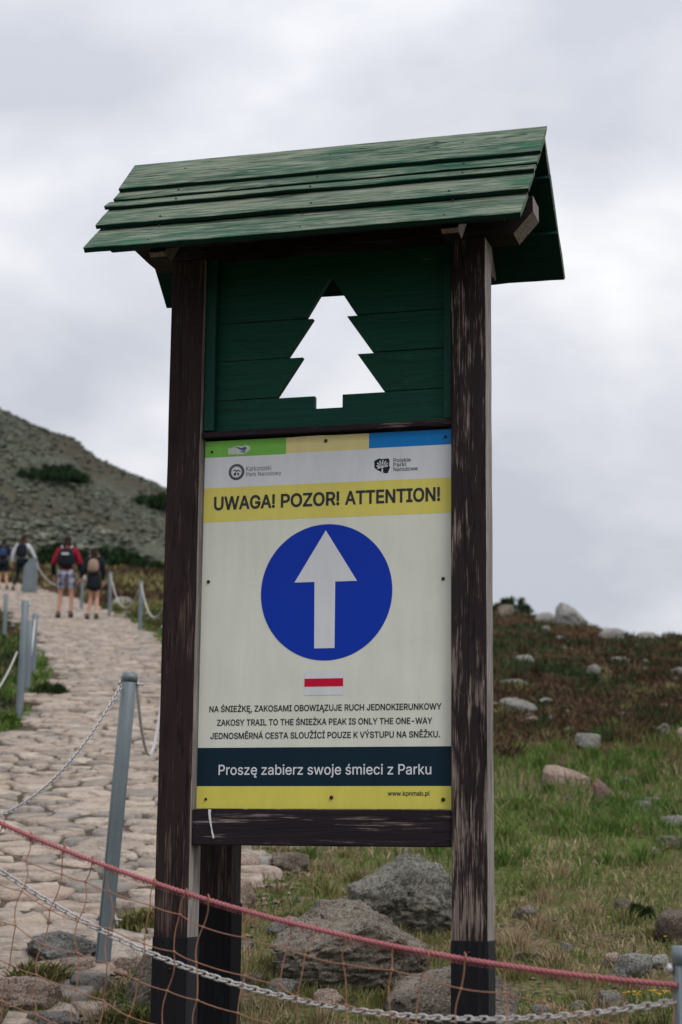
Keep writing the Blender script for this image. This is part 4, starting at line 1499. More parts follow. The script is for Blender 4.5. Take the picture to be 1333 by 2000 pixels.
X = .735  # x-height (cap height = 1)
S_CAP = arc(.35, .755, .30, .245, 25, 180, 8)[:-1] + arc(.36, .745, .31, .245, 180, 262, 5) + arc(.36, .255, .345, .255, 80, 0, 5) + arc(.355, .255, .35, .255, 0, -155, 9)
s_low = arc(.28, X * .76, .225, X * .24, 28, 180, 7)[:-1] + arc(.28, X * .75, .225, X * .24, 180, 262, 4) + arc(.28, X * .25, .26, X * .25, 80, 0, 4) + arc(.28, X * .25, .26, X * .25, 0, -155, 7)
bowl = O_(.54, X)
GL = {
    'A': (.86, [[(0, 0), (.43, 1), (.86, 0)], [(.17, .36), (.69, .36)]]),
    'B': (.70, [[(0, 0), (0, 1), (.38, 1)] + arc(.38, .76, .26, .24, 90, -90, 8) + [(0, .52)], [(.38, .52)] + arc(.40, .26, .29, .26, 90, -90, 8) + [(0, 0)]]),
    'C': (.80, [arc(.43, .5, .43, .5, 42, 318, 20)]),
    'D': (.78, [[(0, 0), (0, 1), (.34, 1)] + arc(.34, .5, .44, .5, 90, -90, 14) + [(0, 0)]]),
    'E': (.66, [[(.66, 0), (0, 0), (0, 1), (.64, 1)], [(0, .53), (.60, .53)]]),
    'G': (.86, [arc(.44, .5, .44, .5, 42, 330, 20) + [(.86, .28), (.86, .48), (.48, .48)]]),
    'H': (.74, [[(0, 0), (0, 1)], [(.74, 0), (.74, 1)], [(0, .54), (.74, .54)]]),
    'I': (.0, [[(0, 0), (0, 1)]]),
    'J': (.50, [[(.50, 1), (.50, .28)] + arc(.25, .26, .25, .26, 0, -180, 9) + [(0, .32)]]),
    'K': (.74, [[(0, 0), (0, 1)], [(.72, 1), (0, .36)], [(.24, .58), (.74, 0)]]),
    'L': (.60, [[(0, 1), (0, 0), (.60, 0)]]),
    'M': (.86, [[(0, 0), (0, 1), (.43, .08), (.86, 1), (.86, 0)]]),
    'N': (.74, [[(0, 0), (0, 1), (.74, 0), (.74, 1)]]),
    'O': (.90, [O_(.90)]),
    'P': (.70, [[(0, 0), (0, 1), (.40, 1)] + arc(.40, .73, .30, .27, 90, -90, 9) + [(0, .46)]]),
    'R': (.78, [[(0, 0), (0, 1), (.44, 1)] + arc(.44, .74, .29, .26, 90, -90, 9) + [(0, .48)], [(.40, .48), (.78, 0)]]),
    'S': (.72, [S_CAP]),
    'T': (.74, [[(0, 1), (.74, 1)], [(.37, 1), (.37, 0)]]),
    'U': (.74, [[(0, 1), (0, .36)] + arc(.37, .36, .37, .36, 180, 360, 12) + [(.74, 1)]]),
    'V': (.84, [[(0, 1), (.42, 0), (.84, 1)]]),
    'W': (1.30, [[(0, 1), (.31, 0), (.65, .97), (.99, 0), (1.30, 1)]]),
    'X': (.80, [[(0, 0), (.80, 1)], [(0, 1), (.80, 0)]]),
    'Y': (.84, [[(0, 1), (.42, .45), (.84, 1)], [(.42, .45), (.42, 0)]]),
    'Z': (.70, [[(.02, 1), (.68, 1), (0, 0), (.70, 0)]]),
    'a': (.54, [[(.03, X * .73)] + arc(.27, X * .70, .24, X * .30, 150, 0, 8) + [(.51, .0)], [(.51, X * .58), (.24, X * .50)] + arc(.22, X * .27, .22, X * .27, 95, 300, 9) + [(.51, X * .30)]]),
    'b': (.54, [[(0, 1), (0, 0)], bowl]),
    'c': (.50, [arc(.28, X / 2, .28, X / 2, 40, 320, 14)]),
    'd': (.54, [[(.54, 1), (.54, 0)], bowl]),
    'e': (.56, [[(.01, X * .53), (.56, X * .53)] + arc(.28, X / 2, .28, X / 2, 8, 320, 16)]),
    'i': (.0, [[(0, 0), (0, X)], [(0, .90), (0, 1.02)]]),
    'j': (.0, [[(0, X), (0, -.14), (-.05, -.24), (-.16, -.26)], [(0, .90), (0, 1.02)]]),
    'k': (.48, [[(0, 0), (0, 1)], [(.46, X), (0, .26)], [(.17, .42), (.49, 0)]]),
    'l': (.0, [[(0, 0), (0, 1)]]),
    'm': (.88, [[(0, 0), (0, X)], [(0, .48)] + arc(.22, X - .22, .22, .22, 180, 0, 8) + [(.44, 0)], [(.44, .48)] + arc(.66, X - .22, .22, .22, 180, 0, 8) + [(.88, 0)]]),
    'n': (.50, [[(0, 0), (0, X)], [(0, .46)] + arc(.25, X - .25, .25, .25, 180, 0, 9) + [(.50, 0)]]),
    'o': (.56, [O_(.56, X)]),
    'p': (.54, [[(0, X), (0, -.28)], bowl]),
    'r': (.28, [[(0, 0), (0, X)], [(0, .44)] + arc(.24, X - .26, .24, .26, 180, 80, 6)]),
    's': (.54, [s_low]),
    'u': (.50, [[(.50, 0), (.50, X)], [(0, X), (0, .25)] + arc(.25, .25, .25, .25, 180, 360, 9)]),
    'w': (.80, [[(0, X), (.20, 0), (.40, X), (.60, 0), (.80, X)]]),
    'y': (.52, [[(0, X), (.27, 0)], [(.52, X), (.22, -.16), (.14, -.26), (.02, -.26)]]),
    'z': (.50, [[(.02, X), (.48, X), (0, 0), (.50, 0)]]),
    ' ': (.30, []),
    ',': (.0, [[(0, .04), (-.05, -.16)]]),
    '.': (.0, [[(0, -.02), (0, .08)]]),
    '!': (.0, [[(0, 1), (0, .30)], [(0, -.02), (0, .08)]]),
    '-': (.30, [[(0, .38), (.30, .38)]]),
}


def accent(base, kind):
    w_, st = GL[base]
    low_ = base.islower()
    top = (X if low_ else 1.0)
    m_x = w_ / 2
    ex = []
    if kind == 'acute': ex = [[(m_x - .04, top + .17), (m_x + .12, top + .34)]]
    if kind == 'dot': ex = [[(m_x, top + .18), (m_x, top + .30)]]
    if kind == 'caron': ex = [[(m_x - .17, top + .34), (m_x, top + .17), (m_x + .17, top + .34)]]
    if kind == 'ogonek':
        b_ = w_ * .80 if not low_ else w_ * .55
        ex = [[(b_, -.02), (b_ - .10, -.14), (b_ - .07, -.25), (b_ + .08, -.25)]]
    return (w_, st + ex)


for ch, b_, kd in (('Ś', 'S', 'acute'), ('Ż', 'Z', 'dot'), ('Ę', 'E', 'ogonek'), ('Ą', 'A', 'ogonek'), ('Ě', 'E', 'caron'), ('Á', 'A', 'acute'),
                   ('Ž', 'Z', 'caron'), ('Í', 'I', 'acute'), ('Ý', 'Y', 'acute'), ('ę', 'e', 'ogonek'), ('ś', 's', 'acute')):
    GL[ch] = accent(b_, kd)
GL['Á'] = accent('A', 'acute')


def stroke_lettering(name, text, xa, xb, z, cap, stroke, mat, y=YP, track=.0, slope=0.0, parent=None):
    """text drawn from xa to xb; stroke and gaps in units of cap height"""
    gap = .06 + stroke * .75 + track
    adv = 0; items = []
    for ch in text:
        w_, st = GL[ch]
        items.append((adv + stroke / 2, st))
        adv += w_ + stroke + gap - stroke * .6 if ch != ' ' else w_ + gap
    total = adv - gap + stroke * .6
    sx = (xb - xa) / total
    V, F = [], []
    hw = stroke / 2
    kk = 0
    for ox, strokes in items:
        for li, pl_ in enumerate(strokes):
            pts = [p_ for i, p_ in enumerate(pl_) if i == 0 or math.hypot(p_[0] - pl_[i - 1][0], p_[1] - pl_[i - 1][1]) > 1e-4]
            n_ = len(pts)
            if n_ < 2: continue
            closed = math.hypot(pts[0][0] - pts[-1][0], pts[0][1] - pts[-1][1]) < 1e-3
            yy = y - .00006 * (li + 1)
            base = len(V)
            for i in range(n_):
                if closed:
                    a_ = pts[i - 1] if i > 0 else pts[-2]; c_ = pts[i + 1] if i < n_ - 1 else pts[1]
                else:
                    a_ = pts[max(i - 1, 0)]; c_ = pts[min(i + 1, n_ - 1)]
                p_ = pts[i]
                d1 = Vector((p_[0] - a_[0], p_[1] - a_[1])); d2 = Vector((c_[0] - p_[0], c_[1] - p_[1]))
                if d1.length < 1e-6: d1 = d2.copy()
                if d2.length < 1e-6: d2 = d1.copy()
                d1.normalize(); d2.normalize()
                n1 = Vector((-d1.y, d1.x)); n2 = Vector((-d2.y, d2.x))
                m = n1 + n2
                if m.length < .3: m = n1.copy()
                m.normalize()
                k_ = min(1 / max(m.dot(n1), .35), 2.2)
                for sgn_ in (1, -1):
                    gx = p_[0] + m.x * hw * k_ * sgn_
                    gy = p_[1] + m.y * hw * k_ * sgn_
                    # horizontal ends stay inside the cap height
                    X_ = xa + (ox + gx) * sx
                    V.append((X_, yy, z + gy * (1 - stroke * .9) * cap + stroke * .45 * cap + slope * (X_ - xa)))
            for i in range(n_ - 1):
                b_ = base + 2 * i
                F.append((b_, b_ + 2, b_ + 3, b_ + 1))
    me = bpy.data.meshes.new(name)
    me.from_pydata(V, [], F)
    # all faces look to the front
    bm = bmesh.new(); bm.from_mesh(me)
    for f in bm.faces:
        if f.normal.y > 0: f.normal_flip()
    bm.to_mesh(me); bm.free()
    return obj(name, me, M[mat], parent or nb)


def font_outline(text):
    """closed contours of a text set in Blender's own interface sans-serif"""
    import os
    p_ = os.path.join(bpy.utils.resource_path('LOCAL'), 'datafiles', 'fonts', 'Inter.woff2')
    fnt = bpy.data.fonts.get('Inter') or next((f for f in bpy.data.fonts if f.filepath.endswith('Inter.woff2')), None) or bpy.data.fonts.load(p_)
    cu = bpy.data.curves.new('t', 'FONT'); cu.font = fnt; cu.body = text
    o = bpy.data.objects.new('t', cu); COL.objects.link(o)
    dg = bpy.context.evaluated_depsgraph_get()
    oc = o.evaluated_get(dg).to_curve(dg)
    cont = []
    for sp_ in oc.splines:
        bp_ = sp_.bezier_points; n_ = len(bp_)
        if n_ < 2: continue
        pts = []
        for i in range(n_):
            a_, b_ = bp_[i], bp_[(i + 1) % n_]
            p0, p1, p2, p3 = a_.co, a_.handle_right, b_.handle_left, b_.co
            st_ = (abs((p1 - p0).cross(p3 - p0).z) + abs((p2 - p0).cross(p3 - p0).z)) < 1e-6
            for q in range(1 if st_ else 5):
                t_ = q / 5
                v_ = p0 * (1 - t_) ** 3 + p1 * 3 * t_ * (1 - t_) ** 2 + p2 * 3 * t_ * t_ * (1 - t_) + p3 * t_ ** 3
                if not pts or (v_.x - pts[-1][0]) ** 2 + (v_.y - pts[-1][1]) ** 2 > 1e-9: pts.append((v_.x, v_.y))
        if len(pts) > 2: cont.append(pts)
    o.to_curve_clear()
    bpy.data.objects.remove(o)
    return cont


def lettering(name, text, xa, xb, z, cap, stroke, mat, y=YP, bold=.0, parent=None):
    try:
        cont = font_outline(text)
        assert cont
    except Exception:
        return stroke_lettering(name, text, xa, xb, z, cap, stroke, mat, y)
    from mathutils.geometry import delaunay_2d_cdt
    CAPH = .7273 * 1.0
    allp = np.array([p_ for c_ in cont for p_ in c_])
    up = font_outline('H'); CAPH = max(p_[1] for p_ in up[0])
    x0_, x1_ = allp[:, 0].min() - bold, allp[:, 0].max() + bold
    sx_, sz_ = (xb - xa) / (x1_ - x0_), cap / CAPH
    vs, es = [], []
    for c_ in cont:
        b_ = len(vs)
        vs += [Vector(p_) for p_ in c_]
        es += [(b_ + i, b_ + (i + 1) % len(c_)) for i in range(len(c_))]
    ov, oe, of, *_ = delaunay_2d_cdt(vs, es, [], 0, 1e-6)
    P = np.array([v[:] for v in ov]); F = np.array([f for f in of if len(f) == 3])
    cen = P[F].mean(1)
    wn = np.zeros(len(cen))
    for c_ in cont:
        A = np.array(c_); B = np.roll(A, -1, 0)
        for (ax, ay), (bx_, by) in zip(A, B):
            up_ = (ay <= cen[:, 1]) & (by > cen[:, 1]); dn_ = (ay > cen[:, 1]) & (by <= cen[:, 1])
            side_ = (bx_ - ax) * (cen[:, 1] - ay) - (cen[:, 0] - ax) * (by - ay)
            wn += (up_ & (side_ > 0)).astype(int) - (dn_ & (side_ < 0)).astype(int)
    F = F[wn != 0]
    V = [((p_[0] - x0_) * sx_ + xa, y, z + p_[1] * sz_) for p_ in P]
    FF = [tuple(int(q) for q in f) for f in F]
    if bold:
        for ci, c_ in enumerate(cont):
            n_ = len(c_); b_ = len(V); yy = y - .00004 * (1 + ci % 3)
            for i in range(n_):
                p0, p1, p2 = Vector(c_[i - 1]), Vector(c_[i]), Vector(c_[(i + 1) % n_])
                d1, d2 = (p1 - p0).normalized(), (p2 - p1).normalized()
                n1, n2 = Vector((-d1.y, d1.x)), Vector((-d2.y, d2.x))
                m = n1 + n2
                m = m.normalized() if m.length > .2 else n1
                k_ = min(1 / max(m.dot(n1), .6), 1.5) * bold
                for sg in (1, -1):
                    q = p1 + m * k_ * sg
                    V.append(((q.x - x0_) * sx_ + xa, yy, z + q.y * sz_))
            for i in range(n_):
                j = (i + 1) % n_
                FF.append((b_ + 2 * i, b_ + 2 * j, b_ + 2 * j + 1, b_ + 2 * i + 1))
    me = bpy.data.meshes.new(name)
    me.from_pydata(V, [], FF)
    bm = bmesh.new(); bm.from_mesh(me)
    bm.normal_update()
    for f in bm.faces:
        if f.normal.y > 0: f.normal_flip()
    bm.to_mesh(me); bm.free()
    return obj(name, me, M[mat], parent or nb)


for wd, xa_, xb_ in (('UWAGA!', .0300, .2070), ('POZOR!', .2235, .3905), ('ATTENTION!', .4060, .6700)):
    lettering('heading_lettering', wd, xa_, xb_, .8158, .0350, .285, 'black_print', bold=.025)
lettering('notice_lettering', 'NA ŚNIEŻKĘ, ZAKOSAMI OBOWIĄZUJE RUCH JEDNOKIERUNKOWY', .0309, .6741, .2580, .0158, .235, 'black_print', bold=.016)
lettering('notice_lettering', 'ZAKOSY TRAIL TO THE ŚNIEŻKA PEAK IS ONLY THE ONE-WAY', .0538, .6494, .2210, .0158, .235, 'black_print', bold=.016)
lettering('notice_lettering', 'JEDNOSMĚRNÁ CESTA SLOUŽÍCÍ POUZE K VÝSTUPU NA SNĚŽKU.', .0356, .6700, .1855, .0158, .235, 'black_print', bold=.016)
lettering('litter_lettering', 'Proszę zabierz swoje śmieci z Parku', .0614, .6469, .0895, .0262, .165, 'white_print', bold=.006)
lettering('web_lettering', 'www.kpnmab.pl', .5303, .6429, .0345, .0112, .15, 'black_print', bold=.016)
lettering('park_lettering', 'Karkonoski', .1220, .1945, .9210, .0135, .12, 'grey_print')
lettering('park_lettering', 'Park Narodowy', .1223, .2235, .9060, .0118, .12, 'grey_print')
lettering('logo_lettering', 'Polskie', .5406, .5890, .9262, .0105, .18, 'grey_print', bold=.012)
lettering('logo_lettering', 'Parki', .5406, .5760, .9140, .0105, .18, 'grey_print', bold=.012)
lettering('logo_lettering', 'Narodowe', .5407, .6080, .9012, .0105, .18, 'grey_print', bold=.012)


def polys(name, lst, mat, y, parent=nb):
    bm = bmesh.new()
    for j, pl_ in enumerate(lst):
        bm.faces.new([bm.verts.new((x_, y - .00005 * j, z_)) for x_, z_ in pl_])
    bm.normal_update(); bmesh.ops.triangulate(bm, faces=bm.faces[:], ngon_method='EAR_CLIP')
    bm.normal_update()
    for f in bm.faces:
        if f.normal.y > 0: f.normal_flip()
    me = bpy.data.meshes.new(name); bm.to_mesh(me); bm.free()
    return obj(name, me, M[mat], parent)


def ringp(cx, cy, r1, n_=40):
    return [(cx + r1 * math.cos(k * math.tau / n_), cy + r1 * math.sin(k * math.tau / n_)) for k in range(n_)]


# round park emblem: dark ring, pale disc, dark mountain shapes
ex, ez, er = .0937, .9199, .0228
em = polys('round_emblem', [ringp(ex, ez, er)], 'black_print', YP)
polys('emblem_ring', [ringp(ex, ez, er * .93), ], 'grey_print', YP - .00015, nb)
polys('emblem_ring', [ringp(ex, ez, er * .86), ], 'black_print', YP - .00025, nb)
polys('emblem_disc', [ringp(ex, ez, er * .66)], 'white', YP - .00040, nb)
q = er * .62
polys('emblem_peaks', [[(ex - q, ez - .1 * q), (ex - .35 * q, ez + .62 * q), (ex + .0 * q, ez + .25 * q), (ex + .35 * q, ez + .55 * q), (ex + q, ez - .1 * q), (ex + .55 * q, ez + .05 * q), (ex + .35 * q, ez + .25 * q), (ex, ez - .05 * q), (ex - .4 * q, ez + .3 * q)],
                       [(ex - .62 * q, ez - .35 * q), (ex - .1 * q, ez + .0 * q), (ex + .0 * q, ez - .7 * q), (ex - .45 * q, ez - .75 * q)],
                       [(ex + .1 * q, ez - .1 * q), (ex + .62 * q, ez - .3 * q), (ex + .4 * q, ez - .8 * q), (ex + .2 * q, ez - .6 * q)]], 'black_print', YP - .00055, nb)
polys('emblem_marks', [[(ex + er * .76 * math.cos(a_) - .0007, ez + er * .76 * math.sin(a_) - .0009), (ex + er * .76 * math.cos(a_) + .0007, ez + er * .76 * math.sin(a_) - .0009),
                        (ex + er * .76 * math.cos(a_) + .0007, ez + er * .76 * math.sin(a_) + .0009), (ex + er * .76 * math.cos(a_) - .0007, ez + er * .76 * math.sin(a_) + .0009)]
                       for a_ in [k * math.tau / 22 for k in range(22)]], 'white', YP - .00042, nb)
# country-shaped emblem with a white tree
bxx, bzz, bw, bh = .4861, .8945, .0452, .0455
outl = [(.02, .83), (.20, .92), (.36, .98), (.42, .93), (.60, .93), (.90, .95), (.97, .80), (.94, .55), (1.0, .38), (.93, .22), (.86, .05), (.70, .05), (.56, .10), (.42, .16), (.22, .28), (.04, .40), (.03, .62)]
polys('country_emblem', [[(bxx + u * bw, bzz + v_ * bh) for u, v_ in outl]], 'navy', YP)
tr = [[(.46, .08), (.58, .08), (.555, .42), (.50, .42)]]
for (a_, l_) in ((160, .34), (135, .40), (110, .42), (85, .42), (60, .42), (38, .40), (15, .34), (185, .26)):
    c_, s__ = math.cos(R(a_)), math.sin(R(a_))
    u0, v0 = .525, .40
    px_, py_ = -s__ * .035, c_ * .035
    tr.append([(u0 - px_ * .6, v0 - py_ * .6), (u0 + c_ * l_, v0 + s__ * l_), (u0 + px_ * .6, v0 + py_ * .6)])
    for f_ in (.62, .82, 1.0):
        qx, qy = u0 + c_ * l_ * f_, v0 + s__ * l_ * f_
        tr.append([(qx - .055, qy - .01), (qx - .01, qy - .05), (qx + .055, qy + .01), (qx + .01, qy + .055)])
polys('emblem_tree', [[(bxx + u * bw, bzz + v_ * bh) for u, v_ in t_] for t_ in tr], 'white', YP - .0002)

# torn sticker on the green band
polys('torn_sticker', [[(.068, .9705), (.100, .9700), (.108, .9690), (.120, .9725), (.130, .9790), (.1335, .9850), (.128, .9930), (.118, .9950), (.110, .9920), (.098, .9935), (.086, .9925), (.078, .9890), (.068, .9880)]], 'sticker', YP)
polys('sticker_print', [[(.083, .9900), (.096, .9870), (.104, .9820), (.116, .9780), (.123, .9870), (.116, .9910), (.107, .9870), (.098, .9905)],
                        [(.100, .9760), (.118, .9740), (.121, .9770), (.108, .9785)]], 'sticker_b', YP - .0002)

# rust-brown screws
bm = bmesh.new()
bmesh.ops.create_cone(bm, cap_ends=True, segments=14, radius1=.0052, radius2=.0036, depth=.004, matrix=Matrix.Rotation(R(90), 4, 'X'))
scm = bm_mesh(bm)
for (x_, z_, s_) in ((.0202, .9802, .8), (.3494, .9955, 1.05), (.6836, .9898, .9), (.0189, .6152, 1.0), (.6781, .6036, 1.0), (.0267, .0247, .8), (.3771, .0291, 1.1), (.6783, .0240, 1.15)):
    o = obj('screw', scm, M['screw'], nb, (x_, YF - .0016, z_))
    o.scale = (s_, 1, s_)
# nail heads on posts
bm = bmesh.new()
bmesh.ops.create_uvsphere(bm, u_segments=8, v_segments=6, radius=.004)
nlm = bm_mesh(bm)
for (x_, z_) in ((.752, -.36), (-.05, -.42)):
    obj('bolt', nlm, M['screw'], sign, (x_, -.0385, z_))


# ================================================================== FENCE POSTS
def steel_post(x, y, h, rad, label, lean=(0, 0), bolts=True, group=None, detail=True, bury=.25):
    z = gz(x, y)
    root = empty('fence_post', (x, y, z))
    root.rotation_euler = (lean[1], lean[0], 0)
    bm = bmesh.new()
    seg = 24 if detail else 12
    tube(bm, [(0, 0, -bury), (0, 0, .03), (0, 0, h * .5), (0, 0, h - .004), (0, 0, h)], [rad, rad, rad, rad, rad - .003], seg)
    obj('tube', bm_mesh(bm), M['galv'], root)
    if detail:
        bm = bmesh.new()
        tube(bm, [(0, 0, h - .028), (0, 0, h + .0015)], rad + .0018, seg)
        obj('cap', bm_mesh(bm), M['galv'], root)
        bm = bmesh.new()
        tube(bm, [(-rad * .72, -rad * .72, 0.0), (-rad * .72, -rad * .72, h - .03)], .0016, 6)
        obj('weld_seam', bm_mesh(bm), M['galv'], root)
    if bolts:
        for zb_ in ((h - .034,) if not detail else (h - .034, .165)):
            bm = bmesh.new()
            tube(bm, [(-rad - .012, 0, 0), (rad + .026, 0, 0)], .0035, 8)
            b = obj('bolt', bm_mesh(bm), M['chain'], root, (0, 0, zb_))
            bm = bmesh.new()
            tube(bm, [(-rad - .010, 0, 0), (-rad - .001, 0, 0)], .0095, 6)
            tube(bm, [(rad + .001, 0, 0), (rad + .008, 0, 0)], .0085, 6)
            obj('nut', bm_mesh(bm), M['chain'], b)
    tag(root, label, 'fence post', group)
    return Vector((x, y, z))


steel_post(-.790, 6.43, 1.00, .0262, 'near grey galvanised post left of the sign with chain on both sides', (R(3.6), 0))
steel_post(.575, 3.10, .815, .0262, 'galvanised post at the bottom right frame edge holding the rope end', (0, 0))
steel_post(-2.58, 15.0, .97, .030, 'tall thin galvanised post nearest on the left side of the path', (R(.6), 0), detail=False)
steel_post(-2.93, 17.4, .70, .030, 'shorter galvanised post just right of the tall left one', detail=False)
steel_post(-3.28, 19.8, .70, .030, 'rightmost of the left posts, with a pale chain hanging from it', detail=False)
steel_post(-5.06, 27.8, .78, .032, 'galvanised post at the left frame edge below the hikers', detail=False)
steel_post(-4.68, 37.3, .94, .034, 'far galvanised post right of the woman in black', detail=False)
steel_post(-3.41, 31.4, .86, .034, 'far galvanised post close to the left side of the sign', detail=False)
steel_post(-5.98, 42.5, .95, .036, 'far galvanised post partly hidden behind the woman in black', detail=False)
# the fence runs on behind the sign's left leg
steel_post(-1.075, 11.5, .96, .027, 'galvanised post hidden behind the left leg of the sign', detail=False)
# cabinet by the path
root = empty('steel_cabinet', (-9.15, 54.0, gz(-9.15, 54.0)))
bm = bmesh.new()
prism(bm, [(-.19, -.3), (.20, -.3), (.20, 1.02), (.14, 1.06), (-.02, 1.00), (-.17, .80), (-.19, .55)], -.14, .14)
bmesh.ops.bevel(bm, geom=bm.edges[:], offset=.012, segments=2, affect='EDGES')
obj('housing', bm_mesh(bm), M['galv'], root)
bm = bmesh.new(); bx(bm, (.01, -.150, .45), (.26, .015, .7), .006)
obj('door', bm_mesh(bm), M['galv'], root)
tag(root, 'grey metal plate cabinet at the path edge beside the man in white', 'cabinet')


# ================================================================== CHAINS
def link_mesh(L=.0235, W=.0145, r_=.0021, n1=14, n2=6):
    bm = bmesh.new()
    rc = (W / 2 - r_)
    hl = L / 2 - r_ - rc
    pts = []
    for k in range(n1 // 2 + 1):
        a_ = -math.pi / 2 + math.pi * k / (n1 // 2)
        pts.append((hl + rc * math.cos(a_), rc * math.sin(a_)))
    for k in range(n1 // 2 + 1):
        a_ = math.pi / 2 + math.pi * k / (n1 // 2)
        pts.append((-hl + rc * math.cos(a_), rc * math.sin(a_)))
    n_ = len(pts); rings = []
    for i in range(n_):
        p_ = Vector((*pts[i], 0)); q_ = Vector((*pts[(i + 1) % n_], 0)); o_ = Vector((*pts[i - 1], 0))
        t_ = (q_ - o_).normalized(); nn = Vector((-t_.y, t_.x, 0))
        rings.append([bm.verts.new(p_ + (nn * math.cos(b_ * math.tau / n2) + Vector((0, 0, 1)) * math.sin(b_ * math.tau / n2)) * r_) for b_ in range(n2)])
    for i in range(n_):
        for k in range(n2):
            f = bm.faces.new((rings[i][k], rings[i][(k + 1) % n2], rings[(i + 1) % n_][(k + 1) % n2], rings[(i + 1) % n_][k]))
            f.smooth = True
    return bm_mesh(bm, 'chain_link')


LINK = link_mesh()
LINK.materials.append(M['chain'])
for f in LINK.polygons: f.use_smooth = True


def curve_pts(p0, p1, sag, n_=400):
    p0, p1 = Vector(p0), Vector(p1)
    return [p0.lerp(p1, t_ / n_) - Vector((0, 0, 4 * sag * (t_ / n_) * (1 - t_ / n_))) for t_ in range(n_ + 1)]


def resample(pts, step):
    out = [pts[0]]; acc = 0
    for i in range(1, len(pts)):
        seg = (pts[i] - pts[i - 1]).length
        while acc + seg >= step:
            t_ = (step - acc) / seg if seg > 0 else 0
            np_ = pts[i - 1].lerp(pts[i], t_)
            out.append(np_); seg -= (np_ - pts[i - 1]).length
            pts[i - 1] = np_; acc = 0
        acc += seg
    return out


def chain(p0, p1, sag, label, split=True, pitch=.0155, scale=1.0, base_roll=.35, group=None):
    pts = resample(curve_pts(p0, p1, sag), pitch * scale)
    root = empty('chain', p0)
    r = random.Random(int(sag * 1000))
    V, F = [], []
    lv = [v.co.copy() for v in LINK.vertices]; lf = [tuple(p_.vertices) for p_ in LINK.polygons]
    for i in range(len(pts) - 1):
        c_ = (pts[i] + pts[i + 1]) / 2
        d_ = (pts[i + 1] - pts[i]).normalized()
        rot = d_.to_track_quat('X', 'Z').to_matrix().to_4x4() @ Matrix.Rotation(base_roll + (math.pi / 2 if i % 2 else 0) + r.uniform(-.12, .12), 4, 'X')
        if split:
            o = bpy.data.objects.new('chain_link', LINK)
            COL.objects.link(o); o.parent = root
            o.matrix_basis = Matrix.Translation(c_ - Vector(p0)) @ rot @ Matrix.Scale(scale, 4)
        else:
            b_ = len(V); m_ = Matrix.Translation(c_ - Vector(p0)) @ rot @ Matrix.Scale(scale, 4)
            V += [tuple(m_ @ v) for v in lv]; F += [tuple(b_ + k for k in f) for f in lf]
    if not split:
        me = bpy.data.meshes.new('chain_links'); me.from_pydata(V, [], F); me.update()
        o = obj('chain_links', me, M['chain'], root); o['kind'] = 'stuff'
    return tag(root, label, 'chain', group)


L0 = Vector((-1.35, 4.4, EYE + .48))
P1T = Vector((-.752, 6.43, gz(-.79, 6.43) + .966))
R0T = Vector((.560, 3.09, EYE - .207))
chain(L0 + Vector((0, 0, -.02)), P1T, .424, 'steel chain hanging from the near left post down to the left frame edge')
chain(L0, R0T, .297, 'steel chain sagging right across the bottom of the picture')
chain(P1T + Vector((.045, .03, 0)), (-1.075, 11.5, gz(-1.075, 11.5) + .90), .47, 'chain loop hanging between the near post and the sign leg', split=False)
# the post out of frame that carries both
steel_post(-1.37, 4.42, 1.24, .0262, 'galvanised post outside the left frame edge that holds both near chains')


def far_chain(p0, p1, sag, label, rad=.011, group=None):
    bm = bmesh.new()
    tube(bm, curve_pts(p0, p1, sag, 28), rad, 6)
    me = bm_mesh(bm, 'chain', True)
    return tag(obj('chain', me, M['pale_rope']), label, 'chain')


def pt(x, y, h): return Vector((x, y, gz(x, y) + h))


far_chain(pt(-3.41, 31.4, .82), pt(-2.45, 26.4, .85), .50, 'pale far chain dipping from the far post to the sign leg')
far_chain(pt(-4.68, 37.3, .88), pt(-3.41, 31.4, .80), .52, 'pale far chain dipping between the two far posts')
far_chain(pt(-5.98, 42.5, .90), pt(-4.68, 37.3, .88), .35, 'pale far chain running from the woman to the far post')
far_chain(pt(-9.0, 54.0, .95), pt(-5.98, 42.5, .90), .5, 'pale far chain between the steel cabinet and the man in red')
far_chain(pt(-3.28, 19.8, .64), pt(-2.93, 17.4, .18), .06, 'pale chain hanging steeply from the rightmost left post')
far_chain(pt(-2.62, 15.0, .55), pt(-2.62, 12.0, .55), .32, 'pale chain curving from the tall left post to the frame edge', .008)
steel_post(-2.45, 26.4, .90, .030, 'far galvanised post wholly behind the left sign leg', detail=False)

# ================================================================== ROPE AND NET
A_, B_, C_ = .386, -1.069, .500
RL, RR = Vector((-1.35, 4.36, 0)), Vector((.553, 3.085, 0))


def rope_at(t_):
    p_ = RL.lerp(RR, t_)
    return Vector((p_.x, p_.y, EYE + A_ + B_ * t_ + C_ * t_ * t_))


rope_root = empty('rope', rope_at(0))
for s_ in range(3):
    bm = bmesh.new()
    pts = []
    n_ = 620
    for i in range(n_ + 1):
        t_ = i / n_
        p_ = rope_at(t_) - rope_at(0)
        an = t_ * 2.32 / .030 * math.tau + s_ * math.tau / 3
        w = Vector((.55, .83, 0))
        p_ = p_ + (w * math.cos(an) + Vector((0, 0, 1)) * math.sin(an)) * .0024
        pts.append(p_)
    tube(bm, pts, .0026, 5)
    obj('rope_strand', bm_mesh(bm, 'rope_strand', True), M['rope'], rope_root)
# loose fibres
r = np.random.default_rng(4)
n_ = 2600
tv = r.random(n_)
RP = np.array([rope_at(float(q)) for q in tv])
fb = blades('fibres', RP[:, 0], RP[:, 1] - .0, RP[:, 2], r.uniform(.002, .0065, n_), np.full(n_, .0006), r.uniform(.4, 1.3, n_), M['rope'], 5, None, False)
fb.parent = rope_root; fb.location = -rope_root.location; fb['kind'] = 'stuff'
tag(rope_root, 'faded red twisted rope stretched in front of the sign', 'rope')

